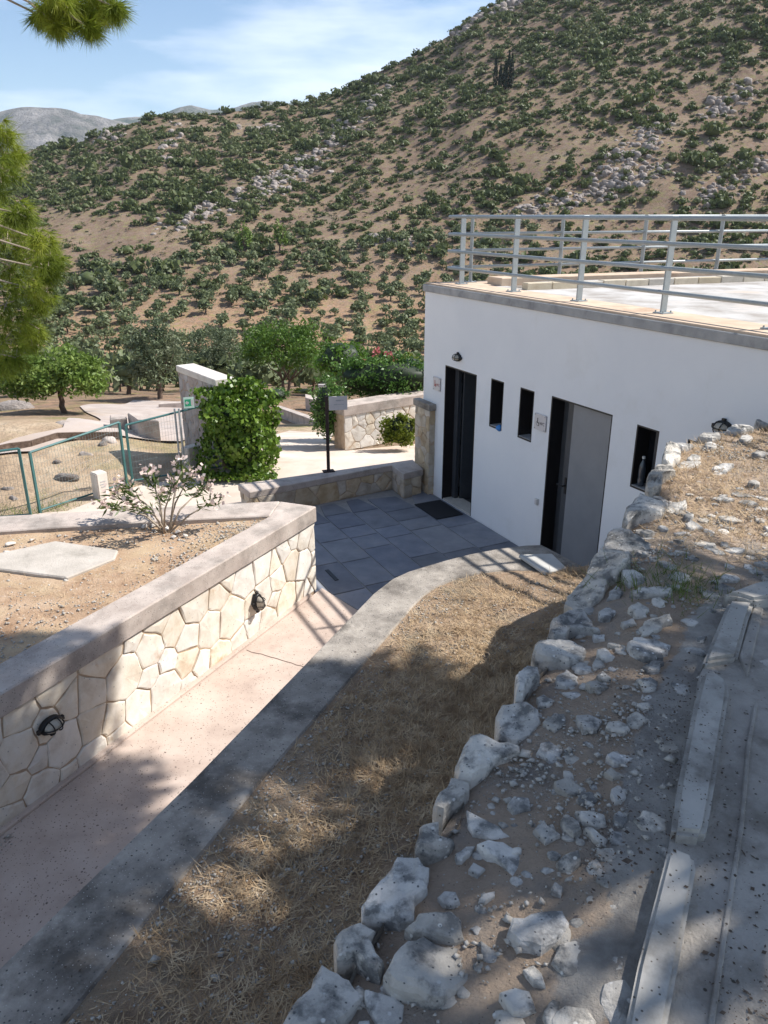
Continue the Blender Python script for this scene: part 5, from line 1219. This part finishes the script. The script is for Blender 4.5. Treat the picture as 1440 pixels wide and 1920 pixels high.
# wall under the hedge
wall_thing('stone_wall', 'low pale stone wall with thick coping in front of the hedge', (-.81, 15.34), (1.6, 17.0), -4.6, -3.66, .42, .2, 'wall_stone', .26, 42, 'coping')
h1 = hit(517, 780); h2 = hit(618, 802)
wall_thing('ramp_wall', 'short sloping concrete wall beside the far ramp', (h1.x, h1.y), (h2.x, h2.y), min(h1.z, h2.z)-.2, (h1.z+.42, h2.z+.08), .22, .06, 'coping', .3, 43, 'coping', False)
def block(name, label, px, zb, h, depth_dir, depth, mat, cat='block', bevel=.015, lean=0):
    """squared block: front bottom edge px (two pixels) on ground height zb"""
    a = at(*px[0], zb); b = at(*px[1], zb); d = Vector((b.x-a.x, b.y-a.y)); n = Vector((-d.y, d.x)).normalized()
    t = thing(name, label, cat, ((a.x+b.x)/2, (a.y+b.y)/2, zb)); mb = MB()
    dd = Vector(depth_dir).normalized() if depth_dir else n
    mb.prism([(a.x, a.y), (b.x, b.y), (b.x+dd.x*depth, b.y+dd.y*depth), (a.x+dd.x*depth, a.y+dd.y*depth)], zb-.05, zb+h)
    ob = mb.build('block_body', M[mat], t, bevel=bevel, seg=2); return t, a, b
t, a, b = block('marker_stone', 'upright pale marble block with worn lettering beside the fence', [(187, 937), (207, 931)], ZP, .44, None, .20, 'marble')
d = (b-a).normalized(); n_ = Vector((d.y, -d.x, 0)); c = (a+b)/2+n_*.003+Vector((0, 0, .24))
mb = MB()
for k, w in enumerate((.05, .055, .04)): mb.obox(c+Vector((0, 0, .05-k*.045)), d*w, n_*.001, (0, 0, .007))
mb.build('lettering', M['ink_faint'], t)
block('marker_stone', 'upright pale stone block below the green exit sign', [(357, 884), (379, 876)], ZP, .43, None, .2, 'marble')
p1, p2 = hit(262, 822), hit(301, 826); block('cut_block', 'squared tan stone block lying on the grey road', [(262, 823), (302, 825)], (p1.z+p2.z)/2+.03, .42, (-.55, .83),   .75, 'coping')
p1 = hit(216, 808); block('cut_block', 'pale broken stone block half behind the fence on the road', [(208, 806), (240, 803)], p1.z, .22, (-.3, .95), .5, 'coping')
p1 = hit(585, 770); block('cut_block', 'pale squared block behind the hedge beside the ramp', [(573, 768), (606, 776)], p1.z, .55, (-.1, 1), .8, 'coping')
p1 = hit(312, 765); block('cut_block', 'long low stone kerb block across the road end', [(298, 768), (345, 765)], p1.z, .25, (0, 1), .35, 'coping')
p1 = hit(610, 745); block('info_panel_base', 'white sloping panel behind the hedge', [(597, 748), (622, 748)], p1.z, 1.1, (0, 1), .25, 'sign_white', 'panel')
# sign on a rusty post standing on the seat wall
pb = at(616, 884, ZS); sp = thing('sign_post', 'dark rusty post with a small pale sign on the seat wall', 'sign', pb)
mb = MB(); mb.obox(pb+Vector((0, 0, .008)), (.09, .03, 0), (-.02, .06, 0), (0, 0, .008)); mb.build('base_plate', M['rust'], sp)
top = atY(614, 743, pb.y).z; mb = MB(); mb.obox(Vector((pb.x, pb.y, (pb.z+top)/2)), (.026, 0, 0), (0, .026, 0), (0, 0, (top-pb.z)/2)); mb.build('post', M['rust'], sp, bevel=.004)
c = atY(634, 756, pb.y-.03); xd = Vector((.98, .19, 0)).normalized(); yd = Vector((0, 0, 1)); nn = xd.cross(yd)
mb = MB(); mb.obox(c, xd*.148, nn*.006, yd*.112); mb.build('sign_plate', M['sign_white'], sp, bevel=.003)
mb = MB()
for k, (o_, w, h) in enumerate([(.01, .045, .011), (.075, .012, .008), (-.01, .0, 0)]):
    if w: mb.obox(c+xd*o_+yd*.045+nn*.0065, xd*w, nn*.0006, yd*h)
for o_, w in ((-.04, .03), (.02, .02), (.07, .02)): mb.obox(c+xd*o_-yd*.02+nn*.0065, xd*w, nn*.0006, yd*.005)
mb.build('lettering', M['ink_faint'], sp)
# fence
FZ = -4.42
fn = thing('wire_fence', 'low green wire-mesh fence of framed panels along the site path', 'fence', (-4.8, 11.8, FZ))
def fpt(u, v, Y): p = atY(u, v, Y); return p
segs = [((-7.3, 10.6), (-5.50, 11.12), -3.42, -3.30), ((-5.42, 11.28), (-4.47, 12.62), -3.41, -3.285), ((-4.40, 12.72), (-2.75, 13.70), -3.36, -3.12)]
for (a, b, za, zb_) in segs:
    a, b = Vector(a), Vector(b); d = (b-a).normalized(); d3 = Vector((*d, 0)); L_ = (b-a).length
    for (p, zt) in ((a, za), (b, zb_)):
        mb = MB(); mb.obox((p.x, p.y, (FZ-.1+zt)/2), d3*.02, Vector((-d.y, d.x, 0))*.02, (0, 0, (zt-FZ+.1)/2)); mb.build('post', M['fence_green'], fn, bevel=.004)
    mb = MB(); mb.tube([(a.x, a.y, za), (b.x, b.y, zb_)], .019, 6); mb.build('top_rail', M['fence_green'], fn)
    mb = MB(); mb.tube([(a.x, a.y, FZ+.06), (b.x, b.y, FZ+.06)], .015, 6); mb.build('bottom_rail', M['fence_green'], fn)
    mb = MB(); nw = int(L_/.05)
    for k in range(1, nw):
        t = k/nw; p = a.lerp(b, t); zt = za+(zb_-za)*t; mb.obox((p.x, p.y, (FZ+.06+zt)/2), d3*.0013, Vector((-d.y, d.x, 0))*.0013, (0, 0, (zt-FZ-.06)/2))
    for k in range(1, 9):
        t = k/9; mb.tube([(a.x, a.y, FZ+.06+(za-FZ-.06)*t), (b.x, b.y, FZ+.06+(zb_-FZ-.06)*t)], .0014, 4)
    w_ = mb.build('wire_mesh', M['wire'], fn)
# green exit sign on its post
eb = at(366, 852, FZ); eb = Vector((-3.62, 13.12, FZ)); es = thing('exit_sign', 'green emergency sign with white arrow on a grey post at the fence', 'sign', eb)
zt = atY(354, 766, 13.12).z; mb = MB()
for k in (-.03, .045): mb.tube([(eb.x+k, eb.y, FZ), (eb.x+k-.0, eb.y, zt)], .018, 8)
mb.build('post', M['galv'], es)
c = atY(354, 755, 13.08); xd = Vector((.93, .36, 0)).normalized(); nn = xd.cross(yd)
mb = MB(); mb.obox(c, xd*.088, nn*.004, yd*.095); mb.build('sign_plate', M['sign_pale'], es)
mb = MB(); mb.obox(c+nn*.0045-xd*.012, xd*.055, nn*.0008, yd*.06); mb.build('green_field', M['sign_green'], es)
mb = MB(); q = c+nn*.0058-xd*.03
mb.add([q-xd*.034, q+yd*.034, q+xd*.006+yd*.034, q+xd*.006-yd*.034, q-yd*.034], [(0, 1, 2, 3, 4)]); mb.add([q+xd*.006+yd*.014, q+xd*.03+yd*.014, q+xd*.03-yd*.014, q+xd*.006-yd*.014], [(0, 1, 2, 3)])
q = c+nn*.0056+xd*.055; mb.obox(q, xd*.02, nn*.0006, yd*.05); mb.build('arrow', M['sign_white'], es)

# ivy over the wall end
iv = thing('ivy', 'dense bright green ivy mound spilling over the wall end', 'ivy', (-2.6, 13.6, ZP))
def surf_mound(n):
    out_ = []
    while len(out_) < n:
        t = rng.random(); a = rng.uniform(0, 6.283); h = rng.random()**.8
        lump = .26*mnoise.noise(Vector((math.cos(a)*1.7, math.sin(a)*1.7, h*3.4))); w = .66*(1-.5*h**2.2)+lump; dp = .56*(1-.45*h**2.2)+lump
        cx, cy = -2.62+.06*h, 13.42
        out_.append((cx+math.cos(a)*w*(1 if h < .85 else math.sqrt(max(0, (1-h)/.15))), cy+math.sin(a)*dp*(1 if h < .85 else math.sqrt(max(0, (1-h)/.15))), ZP+.02+(1.52+.16*math.sin(a*2+.6))*h))
    return np.array(out_)
P = surf_mound(5200)+rng.normal(0, .05, (5200, 3)); d = P-np.array([-2.6, 13.42, -3.9]); d /= np.linalg.norm(d, axis=1)[:, None]
dn = np.cross(d, rng.normal(size=d.shape)); dn[:, 2] -= .8
V, Fc = leaf_quads(P, .085, .8, dirs=dn); link('leaves', fast_mesh('leaves', V, Fc), M['ivy'], iv)
P = crown_points((-3.05, 13.45, -3.0), (.40, .25, .24), 12, 44, .4); V, Fc = leaf_quads(P, .075, .8); link('leaves', fast_mesh('leaves', V, Fc), M['ivy'], iv)
P = np.stack([rng.uniform(-3.2, -1.9, 700), 12.85+rng.normal(0, .1, 700), np.full(700, ZP+.05)+np.abs(rng.normal(0, .05, 700))], 1); V, Fc = leaf_quads(P, .07, .7); link('trailing_leaves', fast_mesh('trailing_leaves', V, Fc), M['ivy'], iv)
W = IV3*np.array([.42, .38, .74])*np.array([[1+.15*mnoise.noise(Vector(q)*2)] for q in IV3])+np.array([-2.6, 13.45, -3.72]); link('stems', fast_mesh('stems', W, IF3, True), M['cypress'], iv)  # solid dark filling, not stems; its colour carries the shade inside the ivy

# hedge and bushes behind the low wall
def bush(name, label, cat, c, r, mat, leaf, ncl, nper, cr=.34, base=None, flower=None, heartmat='cypress', aspect=.5):
    base = base or (c[0], c[1], c[2]-r[2]); t = thing(name, label, cat, base)
    P = crown_points(c, r, ncl, nper, cr, low=-.95); V, Fc = leaf_quads(P, leaf, aspect); link('foliage', fast_mesh('foliage', V, Fc), M[mat], t)
    W = IV3*np.array(r)*.66*np.array([[1+.25*mnoise.noise(Vector(q)*2+Vector(c))] for q in IV3])+np.array(c); link('stems', fast_mesh('stems', W, IF3, True), M[heartmat], t)  # solid dark core behind the leaves, inner shade put into its colour
    if flower:
        P = crown_points(c, (r[0]*1.02, r[1]*1.02, r[2]*1.05), flower[1], flower[2], .16, low=-.1); V, Fc = leaf_quads(P, leaf*1.1, .8); link('flowers', fast_mesh('flowers', V, Fc), M[flower[0]], t)['kind'] = 'stuff'
    return t
bush('clipped_hedge', 'leafy green hedge end reaching the ground by the signpost', 'hedge', (-1.18, 15.9, -3.85), (.42, .45, .72), 'hedge', .075, 40, 70, .4)
bush('clipped_hedge', 'long leafy green hedge on top of the pale stone wall', 'hedge', (.05, 17.0, -3.4), (1.55, .6, .52), 'hedge', .08, 90, 70, .28)
bush('round_bush', 'bright green bush behind the hedge, left of the pink oleander', 'bush', tuple(atY(640, 675, 24)), (.95, .9, .75), 'citrus', .11, 46, 60)
bush('pink_oleander', 'oleander bush with rose-pink flowers behind the hedge', 'oleander', tuple(atY(712, 684, 24)), (.72, .7, .5), 'oleander', .1, 40, 40, flower=('pink_flower', 26, 22))
bush('round_bush', 'yellow-green bush behind the hedge beside the building', 'bush', tuple(atY(772, 690, 21)), (.5, .5, .42), 'yellow_bush', .09, 30, 50)
bush('low_shrub', 'yellowish low shrub at the foot of the pale stone wall', 'shrub', tuple(atY(748, 806, 15.35)), (.44, .3, .40), 'yellow_bush', .07, 44, 70)

# trees
g = hit(536, 744); k_ = g.y/1440
tree('mulberry_tree', 'round-crowned green tree with two trunks behind the ramp', 'tree', g, 1.2, g+Vector((0, 0, 92*k_)), (88*k_, 75*k_, 56*k_), M['mulberry'], .26, 90, 80, 2, .12, cr=.3, low=-.55)
g = hit(120, 776); k_ = g.y/1440
tree('almond_tree', 'broad light green tree with one short trunk left of the road', 'tree', g, 1.0, g+Vector((0, 0, 68*k_)), (100*k_, 75*k_, 56*k_), M['almond'], .20, 100, 85, 1, .12, cr=.28, low=-.6)
g = hit(300, 748); k_ = g.y/1440
tree('olive_tree', 'large dark silvery olive tree left of the tall stone wall', 'olive tree', g, 1.0, g+Vector((0, 0, 86*k_)), (58*k_, 58*k_, 66*k_), M['olive_near'], .22, 80, 80, 1, .16, cr=.3, low=-.8)
g = hit(405, 735); k_ = g.y/1440
tree('olive_tree', 'greyer large olive tree behind the tall stone wall', 'olive tree', g, 1.0, g+Vector((0, 0, 70*k_)), (62*k_, 58*k_, 54*k_), M['olive_near'], .22, 80, 80, 1, .16, cr=.3, low=-.8)
g = hit(50, 745); k_ = g.y/1440
tree('green_tree', 'leafy green tree partly behind the hanging pine at the left edge', 'tree', g, .8, g+Vector((0, 0, 40*k_)), (62*k_, 55*k_, 42*k_), M['mulberry'], .2, 60, 70, 1, .1, cr=.3, low=-.7)
g = hit(225, 735)
tree('olive_tree', 'small olive tree between the road and the ochre field', 'olive tree', g, .6, g+Vector((0, 0, 1.2)), (1.1, 1.0, .85), M['olive_near'], .16, 40, 50, 1, .08)
bush('round_bush', 'dark bush in the shade under the two-trunk tree', 'bush', tuple(hit(518, 750)+Vector((0, 0, .3))), (.9, .7, .45), 'hedge', .12, 30, 40)
bush('green_weeds', 'low bright weeds beside the ramp wall', 'weeds', tuple(hit(578, 738)+Vector((0, 0, .2))), (1.6, .8, .28), 'grass', .14, 40, 40, .25)

# rocks on the dry ground beyond the fence
rk = [(208, 832, 46, .16), (195, 838, 28, .2), (118, 797, 36, .1), (20, 768, 90, .3), (70, 832, 20, .1), (430, 905, 10, .05), (125, 905, 60, .12), (20, 925, 40, .1), (160, 855, 34, .12), (110, 870, 24, .08), (30, 950, 30, .08), (90, 825, 30, .06)]
labs = ['white boulder beside the curved road behind the fence', 'brown-sided boulder touching the white one behind the fence', 'flat stone lying on the dry mound', 'broad grey rock shelf at the far left edge of the mound', 'small stone on the road edge at the left', 'tiny stone on the pavement before the ivy', 'low mossy rock in the green patch behind the fence', 'low rock at the left edge inside the fence', 'pale rock beside the board edging behind the fence', 'small rock under the board edging', 'low rock near the fence foot at the left edge', 'flat stone beside the left road edge']
for k, ((u_, v_, w, h), lb) in enumerate(zip(rk, labs)):
    p = hit(u_, v_, 9 if v_ > 880 else 12); s = w*p.y/1440/2
    V, Fc = rock_base(k+40); W = V*np.array([s, s*.8, max(h, s*.5)]); W[:, 2] += p.z; W[:, 0] += p.x; W[:, 1] += p.y
    tag(link('field_rock', fast_mesh('field_rock', W, Fc), M['coping'] if k in (0, 2, 8) else M['hill_rock']), lb, 'rock')
# board edging of the curved road
q = [hit(u_, v_) for (u_, v_) in [(-40, 862), (20, 850), (60, 842), (110, 830), (160, 827), (225, 829)]]
mb = MB()
for i in range(len(q)-1):
    a, b = q[i], q[i+1]; d = (b-a); m_ = (a+b)/2; dn_ = d.normalized(); mb.obox(m_+Vector((0, 0, .05)), d*.5, Vector((-dn_.y, dn_.x, 0))*.025, (0, 0, .11))
tag(mb.build('board_edging', M['bark']), 'dark weathered board edging the curved road behind the fence', 'edging')
# green weeds in the plot
n = 5000; xx = rng.normal(-6.0, 1.1, n); yy = rng.normal(11.5, .9, n); kk = fbm(xx*1.4, yy*1.4, 3) > -.05+rng.random(n)*.25; xx, yy = xx[kk], yy[kk]
V, T = blades(np.stack([xx, yy, terr(xx, yy)+.01], 1), .08, .004, .9); tag(link('green_weeds', fast_mesh('green_weeds', V, T), M['grass']), 'thin green weeds in the plot behind the fence', 'weeds', kind='stuff')

# ------------------------------------------------------------------ oleander in the planter
base = Vector((-2.45, 7.95, ZG+.02)); ol = thing('oleander_shrub', 'young oleander with pale pink flowers in the planter', 'oleander', base)
tips = [(240, 905, 8.1), (285, 888, 8.2), (338, 868, 8.15), (352, 885, 7.9), (215, 935, 7.9), (395, 928, 8.0), (322, 905, 7.7), (262, 938, 7.7), (375, 905, 8.3), (300, 920, 8.3), (225, 915, 8.2)]
mb = MB(); LP = []; LD = []; FP = []
for (u_, v_, Y_) in tips:
    tp = atY(u_, v_+14, Y_); mid = base.lerp(tp, .5)+Vector((random.uniform(-.05, .05), random.uniform(-.05, .05), .03))
    mb.tube([base+Vector((random.uniform(-.04, .04), random.uniform(-.04, .04), -.03)), mid, tp], [.013, .010, .005], 6)
    ax = (tp-mid).normalized()
    for j in range(48):
        t_ = random.uniform(-.13, .10); q = tp+ax*t_+Vector((random.gauss(0, .035), random.gauss(0, .035), random.gauss(0, .02)))
        dd = (ax*.7+Vector((random.gauss(0, .7), random.gauss(0, .7), random.gauss(0, .4)))).normalized(); LP.append(q+dd*.05); LD.append(dd)
    for j in range(30):
        if random.random() < .9: FP.append(tp+ax*.10+Vector((random.gauss(0, .06), random.gauss(0, .06), random.gauss(0, .045))))
mb.build('stems', M['twig'], ol, smooth=True)
LP = np.array([p[:] for p in LP]); LD = np.array([p[:] for p in LD]); a = LD; n = len(LP); b = np.cross(a, rng.normal(size=(n, 3))); b /= np.linalg.norm(b, axis=1)[:, None]; s_ = rng.uniform(.09, .15, n)[:, None]
V = np.stack([LP-a*s_*.5, LP+b*s_*.09, LP+a*s_*.5, LP-b*s_*.09], 1).reshape(-1, 3); link('leaves', fast_mesh('leaves', V, np.arange(4*n).reshape(n, 4)), M['oleander'], ol)
V, Fc = leaf_quads(np.array([p[:] for p in FP]), .05, .9); link('flowers', fast_mesh('flowers', V, Fc), M['flower'], ol)['kind'] = 'stuff'
for k, (u_, v_, w) in enumerate([(272, 986, 20), (290, 983, 18), (312, 990, 24), (335, 997, 18), (348, 1004, 16), (325, 1006, 14), (20, 1020, 22), (60, 1012, 20), (15, 1035, 20)]):
    p = at(u_, v_, ZG+.05); s = w*p.y/1440/1.9; V, Fc = rock_base(k+70); W = V*np.array([s, s*.8, s*.6])+np.array([p.x, p.y, ZG+.05])
    tag(link('planter_stone', fast_mesh('planter_stone', W, Fc), M['marble']), ['leftmost pale stone of the ring at the oleander foot', 'second pale stone of the ring at the oleander foot', 'largest pale stone at the oleander foot', 'pale stone right of the oleander foot', 'small stone at the right end of the oleander ring', 'small stone in front of the oleander foot', 'broken stone beside the back coping, left edge', 'pale stone beside the back coping near the cover slab', 'dark-shadowed stone left of the cover slab'][k], 'stone')

# ------------------------------------------------------------------ pines
def needle_tuft(P, D, n, length, width):
    """needles fanning from each point P around direction D"""
    m = len(P); P = np.repeat(P, n, 0); D = np.repeat(D, n, 0)+rng.normal(0, .62, (m*n, 3)); D /= np.linalg.norm(D, axis=1)[:, None]
    s = np.cross(D, rng.normal(size=D.shape)); s /= np.linalg.norm(s, axis=1)[:, None]
    ln = (length*rng.uniform(.6, 1.25, m*n))[:, None]
    V = np.stack([P-s*width, P+s*width, P+D*ln], 1).reshape(-1, 3); return V, np.arange(3*m*n).reshape(-1, 3)
# pine at the left edge, only its hanging branch ends reach into the picture
lpine = thing('pine_tree', 'pine at the left edge with drooping bright green needle sprays', 'pine tree', (-5.3, 4.6, ZG))
mb = MB(); limb(mb, (-5.3, 4.6, ZG-.2), (-4.9, 4.9, 5.5), .2, .08, 9, .03, 8)
clumps = []   # (u, v, Y, radius px)
for (u_, v_, r_) in [(5, 250, 30), (20, 290, 24), (0, 330, 40), (15, 420, 50), (45, 450, 44), (70, 480, 42), (90, 505, 30), (20, 500, 50), (55, 540, 42), (80, 560, 26), (10, 570, 50), (45, 600, 38), (60, 630, 26), (5, 640, 45), (30, 670, 34), (-30, 400, 60), (-40, 520, 60), (-40, 620, 60), (-60, 300, 60), (75, 450, 26), (95, 480, 20), (35, 400, 26), (-10, 690, 34)]:
    clumps.append((u_, v_, random.uniform(4.7, 5.5), r_))
for (u_, v_, r_) in [(110, 10, 30), (140, 20, 34), (170, 15, 34), (200, 22, 30), (85, 35, 20), (120, 45, 22), (150, 50, 24), (185, 42, 22), (75, 45, 12), (105, 62, 10), (165, 66, 10), (150, -25, 50), (200, -30, 40), (90, -30, 40), (215, 30, 16)]:
    clumps.append((u_, v_, random.uniform(4.3, 4.7), r_))
PP = []; DD = []
for k, (u_, v_, Y_, r_) in enumerate(clumps):
    if v_ < 120: v_ -= 16; r_ *= .82
    else: r_ *= .86
    c = atY(u_, v_, Y_); rad = r_*Y_/1440
    topc = v_ < 120
    anchor = Vector((-4.9, 4.9, c.z+random.uniform(.5, 1.2))) if not topc else Vector((-4.8, 4.9, 2.6+random.uniform(0, .6)))
    limb(mb, anchor, c, .018, .005, 5, .06, 6)
    for j in range(34 if not topc else 26):
        d = Vector((random.gauss(0, 1), random.gauss(0, 1), random.gauss(0, 1))).normalized()*random.random()**.5
        PP.append((c+d*rad)[:]); q = Vector((d.x*.7+.25, d.y*.6, d.z*.5-.65)).normalized(); DD.append(q[:])
        if j % 5 == 0: mb.tube([c, c+d*rad], [.004, .002], 4)
mb.build('trunk_and_branches', M['twig'], lpine)
V, T = needle_tuft(np.array(PP), np.array(DD), 26, .095, .0019); link('needles', fast_mesh('needles', V, T), M['pine'], lpine)
# pine out of view at right, crown and gaps shaped to shade the foreground
spine = thing('pine_tree', 'big pine standing right of the picture, shading the foreground', 'pine tree', (7.6, 2.2, ZT))
mb = MB(); limb(mb, (7.6, 2.2, ZT-.3), (6.4, 3.2, 5.6), .24, .09, 10, .03, 8)
POLY = [(2.3, 7.0), (3.4, 7.25), (4.15, 7.45), (5.0, 7.25), (5.75, 7.1), (6.72, 6.55), (6.72, 5.8), (6.42, 5.12), (6.8, 4.72), (7.6, 4.75), (9.2, 4.5), (9.5, 1.0), (8, -.6), (4.5, -.4), (2.2, 1.4), (1.4, 4.2)]
PP = []; DD = []; ncl = 0
GAPS = [((900, 1700), -1.72, .12), ((1120, 1560), -1.72, .12), ((980, 1450), -1.72, .14), ((1340, 1500), -1.62, .14), ((760, 1640), -1.72, .08), ((1150, 1250), -1.72, .12), ((480, 1480), -3.15, .06), ((330, 1500), -4.4, .12), ((240, 1720), -3.15, .10), ((690, 1455), -3.1, .07), ((600, 1530), -3.1, .11), ((420, 1690), -3.15, .12), ((500, 1560), -3.1, .06), ((1000, 1560), -1.72, .24), ((830, 1545), -1.72, .12), ((1090, 1385), -1.72, .2), ((1220, 1650), -1.7, .24), ((1400, 1360), -1.66, .24), ((1420, 1770), -1.66, .3), ((1290, 1880), -1.6, .2), ((1250, 1590), -1.6, .16), ((720, 1510), -3.1, .05), ((120, 1250), -3.28, .04), ((700, 1200), -3.15, .14), ((1400, 1130), -1.62, .1)]  # holes kept in the crown so sun spots land at these points
gaps4 = []
for (px, zz_, r_) in GAPS:
    p = at(*px, zz_); k = (4-zz_); gaps4.append((p.x+.87*k, p.y+.21*k, r_))
tries = 0
while ncl < 1250 and tries < 40000:
    tries += 1
    x_, y_ = random.uniform(1.2, 9.6), random.uniform(-.8, 7.6)
    if not in_poly((x_, y_), POLY): continue
    rad = random.uniform(.12, .38)
    if any(math.hypot(x_-g[0], y_-g[1]) < g[2]+rad*.95+.05 for g in gaps4): continue
    # stay inside the crown outline
    if not all(in_poly((x_+rad*.75*math.cos(t), y_+rad*.75*math.sin(t)), POLY) for t in np.linspace(0, 5.5, 8)): continue
    z_ = random.uniform(3.1, 5.4); c = Vector((x_+(z_-4)*.87, y_+(z_-4)*.21, z_)); ncl += 1
    if ncl % 4 == 0: limb(mb, (6.4+random.uniform(-.2, .2), 3.2, max(2.2, z_-random.uniform(.3, 1.2))), c, .03, .008, 5, .05, 4)
    for j in range(int(20+170*rad*rad*3)):
        d = Vector((random.gauss(0, 1), random.gauss(0, 1), random.gauss(0, .7))).normalized()*random.random()**.45
        PP.append((c+d*rad)[:]); DD.append(Vector((d.x, d.y, d.z+.2)).normalized()[:])
mb.build('trunk_and_branches', M['bark'], spine)
V, T = needle_tuft(np.array(PP), np.array(DD), 9, .13, .0125); link('needles', fast_mesh('needles', V, T), M['pine_dark'], spine)

# ------------------------------------------------------------------ air
hz = MB(); hz.obox((0, 2800, 250), (6500, 0, 0), (0, 3700, 0), (0, 0, 380))
def haze_mat():
    m = bpy.data.materials.new('haze_air'); m.use_nodes = True; nt = m.node_tree; nt.nodes.clear()
    o = nt.nodes.new('ShaderNodeOutputMaterial'); v = nt.nodes.new('ShaderNodeVolumePrincipled')
    v.inputs['Color'].default_value = (.70, .82, 1.0, 1); v.inputs['Density'].default_value = .000065; v.inputs['Anisotropy'].default_value = .1
    nt.links.new(v.outputs[0], o.inputs['Volume']); return m
ho = hz.build('haze', haze_mat()); tag(ho, 'thin summer haze over the valley', 'haze', kind='stuff')
